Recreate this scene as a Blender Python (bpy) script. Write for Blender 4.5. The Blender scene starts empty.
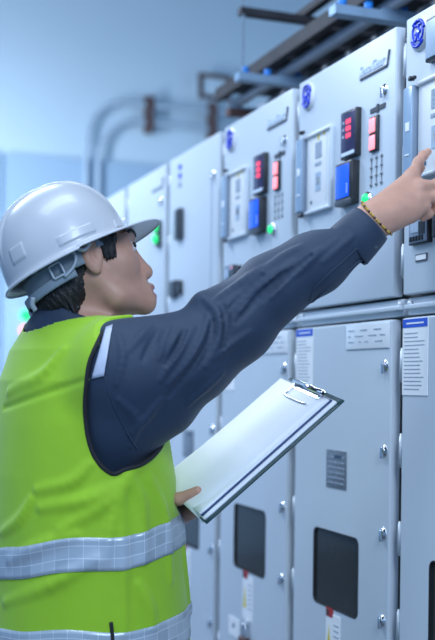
import bpy, bmesh, math, random
import numpy as np
from mathutils import Vector, Matrix

SC = bpy.context.scene
COL = SC.collection
PI = math.pi
random.seed(4)

# ------------------------------------------------------------------ camera
F, CX, CY, SHIFT, ROLL, EYE = 1100.0, 217.5, 320.0, 63.0, 0.0125, 1.33
cam = bpy.data.cameras.new('camera')
cam_ob = bpy.data.objects.new('camera', cam)
COL.objects.link(cam_ob)
cam.sensor_fit = 'HORIZONTAL'
cam.sensor_width = 24.0
cam.lens = 24.0 * F / 435.0
cam.shift_y = SHIFT / 435.0
cam.clip_start = 0.05
cam_ob.matrix_world = (Matrix.Translation((0, 0, EYE)) @ Matrix.Rotation(PI / 2, 4, 'X') @ Matrix.Rotation(ROLL, 4, 'Z'))
cam.dof.use_dof = True
cam.dof.focus_distance = 2.12
cam.dof.aperture_fstop = 2.6
SC.camera = cam_ob

# ------------------------------------------------------------------ world, lights, exposure
SC.view_settings.view_transform = 'Standard'
SC.view_settings.look = 'None'
SC.view_settings.gamma = 1.0
SC.view_settings.exposure = 0.0
SC.view_settings.use_curve_mapping = False
world = bpy.data.worlds.new('world')
SC.world = world
world.use_nodes = True
bg = world.node_tree.nodes['Background']
bg.inputs['Color'].default_value = (0.30, 0.60, 1.18, 1)
bg.inputs['Strength'].default_value = 0.57

TH = math.atan2(411.0, F)
DV = Vector((-math.sin(TH), math.cos(TH), 0))      # along the cabinet row, away from the camera
NV = Vector((-math.cos(TH), -math.sin(TH), 0))     # out of the cabinet fronts, into the aisle
W0 = Vector((0.38320765, 2.3, 0))


def wp(s, out, z):
    p = W0 + DV * s + NV * out
    return Vector((p.x, p.y, z))


def area(name, loc, target, sx, sy, energy, color):
    l = bpy.data.lights.new(name, 'AREA')
    l.shape = 'RECTANGLE'
    l.size, l.size_y, l.energy, l.color = sx, sy, energy, color
    o = bpy.data.objects.new(name, l)
    COL.objects.link(o)
    o.location = loc
    o.rotation_euler = (Vector(target) - Vector(loc)).to_track_quat('-Z', 'Y').to_euler()
    return o


LC = (0.65, 0.78, 0.97)
area('aisle_and_fill_light', wp(-0.3, 1.05, 3.2), wp(-0.1, 0.55, 0), 0.5, 1.6, 30, LC)
area('aisle_and_fill_light', wp(2.4, 1.3, 3.5), wp(2.4, 0.6, 0), 0.5, 1.6, 114, LC)
area('aisle_and_fill_light', wp(-3.0, 0.85, 3.2), wp(-1.2, 0.45, 0.9), 0.6, 1.6, 86, LC)  # added fill behind the camera, brightens the face and clipboard papers
area('aisle_and_fill_light', wp(4.2, 1.1, 2.2), wp(6.0, -0.6, 1.7), 0.4, 2.0, 88, LC)  # added low fill, washes the far wall so it darkens upwards
area('added_fill_light', (-3.0, -0.6, 3.0), (-0.2, 2.4, 1.4), 2.4, 2.0, 14, (0.66, 0.83, 1.0))  # added soft fill from the camera's left, no window is there


# ------------------------------------------------------------------ helpers
def at(px, py, D):
    c, s = math.cos(ROLL), math.sin(ROLL)
    dx, dy = px - CX, py - CY
    ux = dx * c + dy * s
    uy = -dx * s + dy * c
    return np.array([ux / F * D, D, EYE - (uy - SHIFT) / F * D])


def mat(name, color, rough=0.5, metal=0.0, spec=0.5, emit=None, estr=0.0, coat=0.0, bump=None, sss=0.0, var=None, sheen=0.0):
    m = bpy.data.materials.new(name)
    m.use_nodes = True
    nt = m.node_tree
    b = nt.nodes['Principled BSDF']
    b.inputs['Base Color'].default_value = (*color, 1)
    b.inputs['Roughness'].default_value = rough
    b.inputs['Metallic'].default_value = metal
    b.inputs['Specular IOR Level'].default_value = spec
    b.inputs['Coat Weight'].default_value = coat
    b.inputs['Sheen Weight'].default_value = sheen
    if sss:
        b.inputs['Subsurface Weight'].default_value = sss
        b.inputs['Subsurface Radius'].default_value = (0.012, 0.005, 0.003)
        b.inputs['Subsurface Scale'].default_value = 1.0
    if emit:
        b.inputs['Emission Color'].default_value = (*emit, 1)
        b.inputs['Emission Strength'].default_value = estr
    tc = nt.nodes.new('ShaderNodeTexCoord')
    if var:                                     # (scale, amount) gentle colour variation
        n = nt.nodes.new('ShaderNodeTexNoise')
        n.inputs['Scale'].default_value = var[0]
        n.inputs['Detail'].default_value = 4
        nt.links.new(tc.outputs['Object'], n.inputs['Vector'])
        r = nt.nodes.new('ShaderNodeValToRGB')
        k = var[1]
        r.color_ramp.elements[0].position = 0.3
        r.color_ramp.elements[1].position = 0.7
        r.color_ramp.elements[0].color = (*[c * (1 - k) for c in color], 1)
        r.color_ramp.elements[1].color = (*[min(1, c * (1 + k)) for c in color], 1)
        nt.links.new(n.outputs['Fac'], r.inputs['Fac'])
        nt.links.new(r.outputs['Color'], b.inputs['Base Color'])
    if bump:                                    # (scale, strength, distance)
        n = nt.nodes.new('ShaderNodeTexNoise')
        n.inputs['Scale'].default_value = bump[0]
        n.inputs['Detail'].default_value = 5
        nt.links.new(tc.outputs['Object'], n.inputs['Vector'])
        bn = nt.nodes.new('ShaderNodeBump')
        bn.inputs['Strength'].default_value = bump[1]
        bn.inputs['Distance'].default_value = bump[2]
        nt.links.new(n.outputs['Fac'], bn.inputs['Height'])
        nt.links.new(bn.outputs['Normal'], b.inputs['Normal'])
    return m


M = {}
M['panel'] = mat('panel_grey_paint', (0.60, 0.66, 0.71), 0.42, var=(2.2, 0.03), bump=(90, 0.03, 0.002))
M['panel_body'] = mat('frame_gap_shade', (0.15, 0.15, 0.15), 0.5, var=(2.0, 0.04))  # body colour darkened to put shade into the gaps between doors
M['chrome'] = mat('chrome', (0.75, 0.77, 0.8), 0.16, 1.0, var=(20, 0.05))
M['steel'] = mat('hinge_steel', (0.60, 0.64, 0.68), 0.4, 0.3, var=(30, 0.06))
M['black'] = mat('black_plastic', (0.014, 0.016, 0.02), 0.35, var=(40, 0.2))
M['darkgrey'] = mat('dark_grey_plastic', (0.06, 0.07, 0.085), 0.4, var=(40, 0.15))
M['greyplate'] = mat('grey_nameplate', (0.20, 0.23, 0.26), 0.4, 0.3, var=(160, 0.35))
M['faceplate'] = mat('relay_faceplate', (0.80, 0.81, 0.80), 0.45, var=(10, 0.02))
M['pillar'] = mat('relay_cover_blue', (0.33, 0.45, 0.58), 0.22, coat=0.3, var=(10, 0.05))
M['pillar_dark'] = mat('relay_side_grey', (0.22, 0.28, 0.36), 0.4, var=(10, 0.05))
M['paper'] = mat('white_paper', (0.90, 0.91, 0.91), 0.7, var=(6, 0.02))
M['paper_blue'] = mat('blue_print', (0.015, 0.10, 0.62), 0.55, var=(6, 0.05))
M['ink'] = mat('grey_ink', (0.34, 0.40, 0.48), 0.7, var=(200, 0.3))
M['ink_dark'] = mat('dark_ink', (0.05, 0.09, 0.15), 0.6, var=(200, 0.2))
M['yellow'] = mat('warning_yellow', (0.75, 0.60, 0.02), 0.5, var=(30, 0.05))
M['red'] = mat('warning_red', (0.45, 0.03, 0.03), 0.5, var=(30, 0.1))
M['white_enamel'] = mat('white_enamel', (0.82, 0.84, 0.85), 0.25, coat=0.4, var=(10, 0.02))
M['logo_blue'] = mat('logo_blue', (0.01, 0.05, 0.62), 0.3, var=(20, 0.05))
M['logo_silver'] = mat('logo_silver', (0.74, 0.84, 0.94), 0.35, 0.0, var=(20, 0.05))
M['gasket'] = mat('rubber_gasket', (0.012, 0.013, 0.015), 0.6, var=(60, 0.2))
M['glass_dark'] = mat('smoked_glass', (0.035, 0.036, 0.034), 0.12, spec=0.4, var=(6, 0.15))
M['led_red'] = mat('red_led', (0.9, 0.25, 0.28), 0.4, emit=(1.0, 0.22, 0.25), estr=1.6, var=(60, 0.1))
M['digit_red'] = mat('red_digits', (0.8, 0.06, 0.1), 0.4, emit=(1.0, 0.06, 0.14), estr=1.1, var=(60, 0.1))
M['led_green'] = mat('green_led', (0.02, 0.5, 0.15), 0.3, emit=(0.01, 0.85, 0.22), estr=1.0, var=(60, 0.1))
M['screen_blue'] = mat('blue_screen', (0.01, 0.06, 0.55), 0.25, emit=(0.01, 0.11, 0.85), estr=0.75, var=(14, 0.25))
M['screen_dark'] = mat('display_glass', (0.05, 0.045, 0.11), 0.2, var=(14, 0.25))
M['screen_pale'] = mat('pale_lcd', (0.45, 0.55, 0.66), 0.3, var=(14, 0.1))
M['wall'] = mat('wall_paint', (0.58, 0.72, 0.80), 0.8, var=(0.8, 0.02), bump=(60, 0.05, 0.003))
M['wall_low'] = mat('wall_paint_lower', (0.37, 0.52, 0.66), 0.7, var=(0.8, 0.02), bump=(60, 0.05, 0.003))
M['floor'] = mat('floor_epoxy', (0.14, 0.16, 0.18), 0.35, var=(3, 0.08))
M['ceiling'] = mat('ceiling_paint', (0.22, 0.24, 0.26), 0.9, var=(2, 0.03))
M['conduit'] = mat('galvanised_conduit', (0.44, 0.55, 0.64), 0.5, 0.0, var=(20, 0.08))
M['tray'] = mat('dark_tray_steel', (0.028, 0.026, 0.030), 0.7, 0.0, var=(12, 0.3))
M['tray_light'] = mat('grey_cable_sheath', (0.30, 0.34, 0.39), 0.5, var=(12, 0.1))
M['strut'] = mat('strut_channel', (0.36, 0.52, 0.68), 0.4, 0.4, var=(12, 0.1))
M['clamp'] = mat('rusty_clamp', (0.13, 0.07, 0.06), 0.6, 0.3, var=(40, 0.3))
M['blue_bolt'] = mat('blue_cap', (0.01, 0.22, 0.7), 0.4, var=(40, 0.1))


def finish(me, smooth=None):
    if smooth is True:
        me.polygons.foreach_set('use_smooth', [True] * len(me.polygons))
    me.update()


def link(name, me, parent=None):
    o = bpy.data.objects.new(name, me)
    COL.objects.link(o)
    if parent is not None:
        o.parent = parent
    return o


def thing(name, label, cat, loc=(0, 0, 0), rotz=0.0, group=None):
    o = bpy.data.objects.new(name, None)
    COL.objects.link(o)
    o.location = loc
    o.rotation_euler = (0, 0, rotz)
    o['label'] = label
    o['category'] = cat
    if group:
        o['group'] = group
    return o


class MB:
    """collects shapes with several materials into one mesh"""

    def __init__(self):
        self.bm = bmesh.new()
        self.mats = []

    def mi(self, m):
        if m not in self.mats:
            self.mats.append(m)
        return self.mats.index(m)

    def _tag(self, before, m, smooth):
        i = self.mi(m)
        for f in self.bm.faces:
            if f not in before:
                f.material_index = i
                f.smooth = smooth

    def box(self, x0, x1, y0, y1, z0, z1, m, bev=0.0, seg=2, rot=None, piv=None):
        t = bmesh.new()
        bmesh.ops.create_cube(t, size=1)
        for v in t.verts:
            v.co = Vector(((x0 + x1) / 2 + v.co.x * (x1 - x0), (y0 + y1) / 2 + v.co.y * (y1 - y0), (z0 + z1) / 2 + v.co.z * (z1 - z0)))
        if bev:
            bmesh.ops.bevel(t, geom=t.edges[:], offset=bev, segments=seg, affect='EDGES', profile=0.6)
        if rot is not None:
            p = Vector(piv) if piv is not None else Vector(((x0 + x1) / 2, (y0 + y1) / 2, (z0 + z1) / 2))
            for v in t.verts:
                v.co = rot @ (v.co - p) + p
        self.add(t, m, bool(bev))

    def add(self, t, m, smooth=False, mtx=None):
        i = self.mi(m)
        if mtx is not None:
            bmesh.ops.transform(t, matrix=mtx, verts=t.verts[:])
        mp = {}
        for v in t.verts:
            mp[v] = self.bm.verts.new(v.co)
        for f in t.faces:
            try:
                g = self.bm.faces.new([mp[v] for v in f.verts])
                g.material_index = i
                g.smooth = smooth
            except ValueError:
                pass
        t.free()

    def cyl(self, a, b, r, m, r2=None, seg=20, bev=0.0, smooth=True):
        a, b = Vector(a), Vector(b)
        t = bmesh.new()
        L = (b - a).length
        bmesh.ops.create_cone(t, cap_ends=True, segments=seg, radius1=r, radius2=r if r2 is None else r2, depth=L)
        if bev:
            es = [e for e in t.edges if abs(e.verts[0].co.z - e.verts[1].co.z) < 1e-6 and e.verts[0].co.z > 0]
            bmesh.ops.bevel(t, geom=es, offset=bev, segments=2, affect='EDGES')
        q = (b - a).to_track_quat('Z', 'Y').to_matrix().to_4x4()
        self.add(t, m, smooth, Matrix.Translation((a + b) / 2) @ q)

    def sphere(self, c, r, m, scale=(1, 1, 1), seg=16):
        t = bmesh.new()
        bmesh.ops.create_uvsphere(t, u_segments=seg, v_segments=max(8, seg // 2), radius=r)
        self.add(t, m, True, Matrix.Translation(c) @ Matrix.Diagonal((*scale, 1)))

    def tube(self, pts, r, m, seg=10, closed=False, rads=None):
        me_v, fs = tube_geo(pts, r, seg, closed, rads)
        t = bmesh.new()
        vs = [t.verts.new(v) for v in me_v]
        for f in fs:
            t.faces.new([vs[i] for i in f])
        self.add(t, m, True)

    def poly(self, pts, m, thick=None, direction=None):
        """polygon prism: pts ordered, extruded by thick along direction"""
        t = bmesh.new()
        d = Vector(direction) * thick
        a = [t.verts.new(Vector(p)) for p in pts]
        b = [t.verts.new(Vector(p) + d) for p in pts]
        t.faces.new(a)
        t.faces.new(b[::-1])
        n = len(pts)
        for i in range(n):
            t.faces.new([a[(i + 1) % n], a[i], b[i], b[(i + 1) % n]])
        bmesh.ops.recalc_face_normals(t, faces=t.faces[:])
        self.add(t, m)

    def mesh(self, name):
        me = bpy.data.meshes.new(name)
        bmesh.ops.recalc_face_normals(self.bm, faces=self.bm.faces[:])
        self.bm.to_mesh(me)
        self.bm.free()
        for m in self.mats:
            me.materials.append(m)
        return me

    def build(self, name, parent=None):
        return link(name, self.mesh(name), parent)


def tube_geo(pts, r, seg=10, closed=False, rads=None):
    P = np.array([list(p) for p in pts], float)
    n = len(P)
    if closed:
        T = np.roll(P, -1, 0) - np.roll(P, 1, 0)
    else:
        T = np.gradient(P, axis=0)
    T /= np.linalg.norm(T, axis=1)[:, None] + 1e-12
    ref = np.array([0, 0, 1.0]) if abs(T[0][2]) < 0.9 else np.array([1.0, 0, 0])
    U = np.cross(T[0], ref)
    U /= np.linalg.norm(U)
    verts, faces = [], []
    for i in range(n):
        U = U - T[i] * np.dot(U, T[i])
        U /= np.linalg.norm(U) + 1e-12
        V = np.cross(T[i], U)
        rr = r if rads is None else rads[i]
        for k in range(seg):
            a = 2 * PI * k / seg
            verts.append(P[i] + rr * (math.cos(a) * U + math.sin(a) * V))
    m = n if closed else n - 1
    for i in range(m):
        j = (i + 1) % n
        for k in range(seg):
            l = (k + 1) % seg
            faces.append((i * seg + k, i * seg + l, j * seg + l, j * seg + k))
    if not closed:
        faces.append(tuple(range(seg))[::-1])
        faces.append(tuple((n - 1) * seg + k for k in range(seg)))
    return [tuple(v) for v in verts], faces


def smooth_pts(pts, n=8):
    """Catmull-Rom through pts"""
    P = [np.array(p, float) for p in pts]
    P = [2 * P[0] - P[1]] + P + [2 * P[-1] - P[-2]]
    out = []
    for i in range(1, len(P) - 2):
        for k in range(n):
            t = k / n
            a, b, c, d = P[i - 1], P[i], P[i + 1], P[i + 2]
            out.append(0.5 * ((2 * b) + (-a + c) * t + (2 * a - 5 * b + 4 * c - d) * t * t + (-a + 3 * b - 3 * c + d) * t ** 3))
    out.append(P[-2])
    return out


def rrect(x0, x1, z0, z1, r, n=6):
    """rounded rectangle, counter-clockwise in x-z"""
    out = []
    for cx, cz, a0 in ((x1 - r, z0 + r, -90), (x1 - r, z1 - r, 0), (x0 + r, z1 - r, 90), (x0 + r, z0 + r, 180)):
        for k in range(n + 1):
            a = math.radians(a0 + 90 * k / n)
            out.append((cx + r * math.cos(a), cz + r * math.sin(a)))
    return out


def text_mesh(txt, size, extrude, shear=0.0):
    cu = bpy.data.curves.new('lettering', 'FONT')
    cu.body = txt
    cu.size = size
    cu.extrude = extrude
    cu.shear = shear
    o = bpy.data.objects.new('lettering_tmp', cu)
    COL.objects.link(o)
    dg = bpy.context.evaluated_depsgraph_get()
    me = bpy.data.meshes.new_from_object(o.evaluated_get(dg))
    bpy.data.objects.remove(o)
    t = bmesh.new()
    t.from_mesh(me)
    bpy.data.meshes.remove(me)
    return t


# ------------------------------------------------------------------ room shell
def quad_struct(name, pts, m, thick, direction):
    b = MB()
    b.poly(pts, m, thick, direction)
    o = b.build(name)
    o['kind'] = 'structure'
    return o


SF = 6.0
quad_struct('floor', [wp(-3, -2.6, 0), wp(-3, 5, 0), wp(SF, 5, 0), wp(SF, -2.6, 0)], M['floor'], 0.1, (0, 0, -1))
quad_struct('wall_far', [wp(SF, -2.6, 0), wp(SF, 5, 0), wp(SF, 5, 5.2), wp(SF, -2.6, 5.2)], M['wall'], 0.15, DV)
quad_struct('wall_right', [wp(-3, -2.6, 0), wp(SF, -2.6, 0), wp(SF, -2.6, 5.2), wp(-3, -2.6, 5.2)], M['wall'], 0.15, -NV)
quad_struct('ceiling', [wp(-3, -2.6, 5.2), wp(-3, 5, 5.2), wp(SF, 5, 5.2), wp(SF, -2.6, 5.2)], M['ceiling'], 0.1, (0, 0, 1))
# lower wall lining with a joint near its left end
b = MB()
for o0, o1 in ((-2.6, -0.17), (-0.13, 5)):
    b.poly([wp(SF - 0.001, o0, 0), wp(SF - 0.001, o1, 0), wp(SF - 0.001, o1, 2.97), wp(SF - 0.001, o0, 2.97)], M['wall_low'], 0.05, -DV)
o = b.build('trim_1')
o['kind'] = 'structure'

# conduits on the far wall
for (ov, zt, rr, lab) in ((-0.746, 3.41, 0.13, 'outer grey conduit bending along the far wall, the higher of the two'),
                          (-0.837, 3.28, 0.13, 'inner grey conduit bending along the far wall, the lower of the two')):
    s = SF - 0.09
    pts = [wp(s, ov, 0.0), wp(s, ov, 2.0), wp(s, ov, zt - 0.32)]
    R = 0.30
    for k in range(1, 9):
        a = PI / 2 * k / 8
        pts.append(wp(s, ov - R * (1 - math.cos(a)), zt - R + R * math.sin(a)))
    pts += [wp(s, -1.6, zt), wp(s, -2.55, zt)]
    b = MB()
    b.tube(pts, 0.02, M['conduit'], 12)
    o = b.build('conduit')
    o['label'] = lab
    o['category'] = 'pipe'
    o['group'] = 'conduits on the far wall'
for k, (ov, lab) in enumerate(((-1.224, 'rust brown clamp across both conduits, beside their bend'), (-1.73, 'rust brown clamp across both conduits, farther from their bend'))):
    b = MB()
    s = SF - 0.09
    for s0, s1, w in ((SF - .069, SF - .0505, .03), (SF - .120, SF - .112, .03)):
        b.poly([wp(s0, ov - w, 3.20), wp(s0, ov + w, 3.20), wp(s0, ov + w, 3.48), wp(s0, ov - w, 3.48)], M['clamp'], s1 - s0, DV)
    for z in (3.21, 3.345, 3.47):
        b.cyl(wp(SF - .125, ov, z), wp(SF - .05, ov, z), .008, M['conduit'], seg=8)
    o = b.build('conduit_clamp')
    o['label'] = lab
    o['category'] = 'clamp'
    o['group'] = 'clamps on the far conduits'
t = thing('junction_box', 'small framed box high on the far wall above the conduits', 'box', wp(SF, -1.74, 3.6))
t.rotation_euler.z = -(PI / 2 - TH)
b = MB()
b.box(-.10, .10, -.10, 0, -.07, .07, M['wall'], 0.008)
b.build('body', t)
t.rotation_euler.z = TH
b = MB()
b.box(-.13, .13, -.12, -.09, .07, .095, M['clamp'])
b.box(-.13, .13, -.12, -.09, -.095, -.07, M['clamp'])
b.box(-.13, -.105, -.12, -.09, -.07, .07, M['clamp'])
b.box(.105, .13, -.12, -.09, -.07, .07, M['clamp'])
b.build('frame', t)
# lamp station on the far wall, behind the worker's collar
t = thing('indicator_station', 'far wall indicator box with green lamp above red lamp', 'indicator box', wp(SF - 0.051, -0.305, 1.745), TH)
b = MB()
b.box(-.08, .08, -.08, 0, -.16, .14, M['wall_low'], 0.01)
b.build('body', t)
for z, m_ in ((0.055, 'led_green'), (-0.055, 'led_red')):
    b = MB()
    b.cyl((0, -.08, z), (0, -.105, z), 0.04, M[m_], bev=0.01)
    b.build('indicator_lamp', t)

# ------------------------------------------------------------------ overhead cable tray
t = thing('cable_tray', 'dark overhead cable tray running above the cabinet row', 'cable tray', (0, 0, 0))
b = MB()


def wbox(b, s0, s1, o0, o1, z0, z1, m):
    b.poly([wp(s0, o0, z0), wp(s1, o0, z0), wp(s1, o1, z0), wp(s0, o1, z0)], m, z1 - z0, (0, 0, 1))


for oo in (-0.27, -0.78):
    b = MB()
    wbox(b, -0.6, 1.85, oo - .012, oo + .012, 2.385, 2.43, M['tray'])
    b.build('side_rail', t)
b = MB()
for k in range(14):
    s = -0.5 + k * 0.165
    wbox(b, s, s + .13, -0.768, -0.282, 2.402, 2.414, M['tray'])
b.build('tray_bottom', t)
for oo in (-0.325, -0.445, -0.60):
    b = MB()
    b.tube([wp(-0.6, oo, 2.372), wp(1, oo, 2.372), wp(1.85, oo, 2.372)], 0.019, M['tray_light'], 12)
    b.build('cable', t)
for s in (-0.05, 0.65, 1.35, 1.80):
    b = MB()
    wbox(b, s - .02, s + .02, -0.85, -0.15 if s < 1.5 else -0.29, 2.325, 2.35, M['strut'] if s < 1.5 else M['clamp'])
    wbox(b, s - .02, s - .015, -0.85, -0.29, 2.35, 2.357, M['strut'])
    wbox(b, s + .015, s + .02, -0.85, -0.29, 2.35, 2.357, M['strut'])
    st = b.build('support_strut', t)
    if s < 1.5:
        for oo in (-0.18, -0.26, -0.37, -0.52):
            b = MB()
            b.cyl(wp(s, oo, 2.35), wp(s, oo, 2.372), 0.012, M['blue_bolt'], seg=8)
            b.build('bolt', st)
for s in (-0.05, 1.35):
    for oo in (-0.17, -0.83):
        b = MB()
        b.cyl(wp(s, oo, 2.32), wp(s, oo, 5.2), 0.004, M['conduit'], seg=8)
        b.build('hanger_rod', t)
for s in (1.36, 0.0):
    b = MB()
    wbox(b, s - .015, s + .015, -0.85, -0.16, 2.545, 2.57, M['tray'])
    b.build('cross_bar', t)
b = MB()
wbox(b, -0.5, 1.45, -0.42, -0.39, 2.575, 2.60, M['tray'])
b.build('upper_rail', t)


# ------------------------------------------------------------------ switchgear cabinets
PITCH = 0.532
CACHE = {}


def U(u):
    return PITCH / 2 - u                    # measured from the near edge; local x


def part(key, name, parent, fn):
    """one mesh per kind of part, shared by every cabinet's own object"""
    if key not in CACHE:
        b = MB()
        fn(b)
        CACHE[key] = b.mesh(name)
    return link(name, CACHE[key], parent)


def ubox(b, u0, u1, y0, y1, z0, z1, m, bev=0.0):
    b.box(U(u1), U(u0), y0, y1, z0, z1, m, bev)


def f_body(b):
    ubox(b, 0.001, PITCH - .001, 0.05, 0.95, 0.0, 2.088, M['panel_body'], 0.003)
    ubox(b, 0.012, PITCH - .006, 0.012, 0.052, 1.476, 1.512, M['panel'], 0.003)      # rail between the doors
    ubox(b, 0.012, PITCH - .006, 0.002, 0.012, 1.488, 1.498, M['panel'], 0.002)
    for u in (0.02, 0.512):
        b.cyl((U(u), 0.012, 1.50), (U(u), 0.004, 1.50), 0.006, M['steel'], seg=10)
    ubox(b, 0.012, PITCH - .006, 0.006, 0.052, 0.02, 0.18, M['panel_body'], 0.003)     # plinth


def f_updoor(b):
    ubox(b, 0.037, 0.527, 0.0, 0.024, 1.518, 2.092, M['panel'], 0.003)
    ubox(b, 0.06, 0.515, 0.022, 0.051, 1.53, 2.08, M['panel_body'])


def f_lowdoor(b):
    x0, x1, z0, z1 = U(0.527), U(0.043), 0.19, 1.470
    w = (U(0.411), U(0.178), 0.802, 0.985)
    n = 6
    inner = rrect(*w, 0.018, n)
    outer = rrect(x0, x1, z0, z1, 0.004, n)
    t_ = bmesh.new()

    def ring(pts, y):
        return [t_.verts.new((p[0], y, p[1])) for p in pts]

    loops = [ring(rrect(x0, x1, z0, z1, .004, n), 0.024), ring(rrect(x0, x1, z0, z1, .004, n), 0.004),
             ring(rrect(x0 + .001, x1 - .001, z0 + .001, z1 - .001, .004, n), 0.0012),
             ring(rrect(x0 + .004, x1 - .004, z0 + .004, z1 - .004, .005, n), 0.0),
             ring(rrect(w[0] - .012, w[1] + .012, w[2] - .012, w[3] + .012, .028, n), 0.0),
             ring(rrect(*w, .018, n), 0.0), ring(rrect(*w, .018, n), 0.02)]
    for a, c in zip(loops, loops[1:]):
        for i in range(len(a)):
            j = (i + 1) % len(a)
            t_.faces.new([a[i], a[j], c[j], c[i]])
    b.add(t_, M['panel'])
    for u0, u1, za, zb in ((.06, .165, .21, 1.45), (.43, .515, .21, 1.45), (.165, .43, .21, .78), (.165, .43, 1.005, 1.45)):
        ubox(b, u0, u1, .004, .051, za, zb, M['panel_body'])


def f_window(b):
    w = (U(0.411), U(0.178), 0.802, 0.985)
    t_ = bmesh.new()

    def ring(pts, y):
        return [t_.verts.new((p[0], y, p[1])) for p in pts]
    e = .0035
    a = ring(rrect(*w, .018), 0.018)
    c = ring(rrect(*w, .018), -0.001)
    d_ = ring(rrect(w[0] + e, w[1] - e, w[2] + e, w[3] - e, .013), -0.001)
    g = ring(rrect(w[0] + e, w[1] - e, w[2] + e, w[3] - e, .013), 0.004)
    for p, q in ((a, c), (c, d_), (d_, g)):
        for i in range(len(p)):
            j = (i + 1) % len(p)
            t_.faces.new([p[i], p[j], q[j], q[i]])
    b.add(t_, M['gasket'])


def f_pane(b):
    w = (U(0.411), U(0.178), 0.802, 0.985)
    e = .0035
    b.poly([(p[0], 0.004, p[1]) for p in rrect(w[0] + e, w[1] - e, w[2] + e, w[3] - e, .013)], M['glass_dark'], 0.004, (0, 1, 0))


def f_latch(b):                              # chrome quarter-turn latch about its own origin
    b.cyl((0, 0.001, 0), (0, -0.003, 0), 0.0135, M['chrome'], seg=20, bev=.0015)
    b.cyl((0, -0.003, 0), (0, -0.007, 0), 0.009, M['chrome'], 0.007, seg=16, bev=.0015)
    b.box(-.004, .004, -.010, -.003, -.017, .008, M['chrome'], 0.0015)


def f_hinge(b):
    b.cyl((0, 0, -.031), (0, 0, .031), 0.0042, M['steel'], seg=12)
    b.cyl((0, 0, -.036), (0, 0, .036), 0.003, M['steel'], seg=8)
    b.box(-.008, 0.0, -.001, .003, -.030, .030, M['steel'])


def f_badge(b):
    c = (U(0.47), 0, 2.046)
    b.cyl((c[0], 0.001, c[2]), (c[0], -.006, c[2]), 0.0345, M['white_enamel'], seg=40, bev=.003)


def f_badge_mark(b):
    c = Vector((U(0.47), -.0068, 2.046))

    def stroke(pts, r=.0028):
        P = smooth_pts([(c.x + x * .001, c.y, c.z + z * .001) for x, z in pts], 6)
        b.tube(P, r, M['logo_blue'], 6)
    ring = [(c.x + .027 * math.cos(a), c.y, c.z + .027 * math.sin(a)) for a in np.linspace(0.25, 2.3, 14)]
    b.tube(ring, .0034, M['logo_blue'], 6)
    ring = [(c.x + .026 * math.cos(a), c.y, c.z + .026 * math.sin(a)) for a in np.linspace(3.6, 5.6, 14)]
    b.tube(ring, .0034, M['logo_blue'], 6)
    stroke([(-3, 15), (-12, 19), (-19, 10), (-17, -6), (-9, -13), (-2, -6), (-4, 2), (-9, -1)], .0026)
    stroke([(15, 17), (7, 18), (4, 9), (11, 4), (5, -1), (3, -11), (11, -16), (19, -8)], .003)
    stroke([(19, -8), (21, 2), (16, 10)], .0026)


def f_logo(b):
    tm = text_mesh('SecoGear', 0.030, 0.0006, 0.25)
    xs = [v.co.x for v in tm.verts]
    sc_ = 0.118 / (max(xs) - min(xs))
    m = Matrix.Translation((U(0.202), -0.002, 2.026)) @ Matrix.Rotation(PI / 2, 4, 'X') @ Matrix.Diagonal((sc_, 1, 1, 1))
    b.add(tm, M['logo_silver'], False, m)


def f_logo_line(b):
    ubox(b, .072, .196, -.003, .001, 2.016, 2.020, M['darkgrey'])
    b.poly([(U(.074), -.003, 2.016), (U(.070), -.003, 2.018), (U(.061), -.003, 2.050), (U(.066), -.003, 2.050)], M['darkgrey'], 0.004, (0, 1, 0))


def f_tape(b):
    ubox(b, .078, .146, -.002, .001, 1.930, 1.940, M['darkgrey'])
    ubox(b, .108, .116, -.003, .001, 1.926, 1.944, M['darkgrey'])


def f_display(b):
    ubox(b, .189, .265, -.014, .001, 1.847, 1.956, M['black'], 0.002)


def f_display_face(b):
    ubox(b, .193, .261, -.0150, -.012, 1.852, 1.951, M['screen_dark'], 0.001)
    ubox(b, .195, .259, -.0156, -.012, 1.853, 1.861, M['logo_silver'])
    for i, z in enumerate((1.930, 1.914, 1.898)):       # rows of seven-segment digits
        for k in range(4):
            u = 0.213 + k * .0062
            ubox(b, u, u + .0042, -.0158, -.0145, z - .0055, z + .0055, M['digit_red'])
        ubox(b, .244, .254, -.0156, -.0145, z - .003, z + .003, M['ink'])


def f_bar(b):
    ubox(b, .104, .140, -.007, .001, 1.842, 1.920, M['black'], 0.002)


def f_bar_led(b):
    ubox(b, .113, .138, -.0085, -.006, -.0155, .0155, M['led_red'], 0.002)


def f_lamps(b):
    for k, u in enumerate((.092, .115, .138)):
        for i in range(4):
            z = 1.828 - i * .019
            b.cyl((U(u), 0.001, z), (U(u), -.0025, z), 0.0040, M['greyplate'], seg=10)
        ubox(b, u - .0012, u + .0012, -.0015, .001, 1.765, 1.832, M['greyplate'])


def f_green(b):
    b.cyl((U(.148), 0.001, 1.742), (U(.148), -.008, 1.742), 0.016, M['chrome'], seg=20, bev=.002)


def f_green_lens(b):
    b.sphere((U(.148), -.010, 1.742), 0.0115, M['led_green'], (1, .7, 1))


def f_meterbox(b):
    ubox(b, .195, .276, -.021, .001, 1.740, 1.838, M['black'], 0.003)
    ubox(b, .196, .275, -.023, -.020, 1.740, 1.752, M['darkgrey'], 0.001)


def f_meter_screen(b):
    ubox(b, .207, .271, -.0225, -.020, 1.757, 1.832, M['screen_blue'], 0.001)
    for i in range(4):
        ubox(b, .211, .217, -.0231, -.022, 1.765 + i * .006, 1.769 + i * .006, M['screen_pale'])


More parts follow.
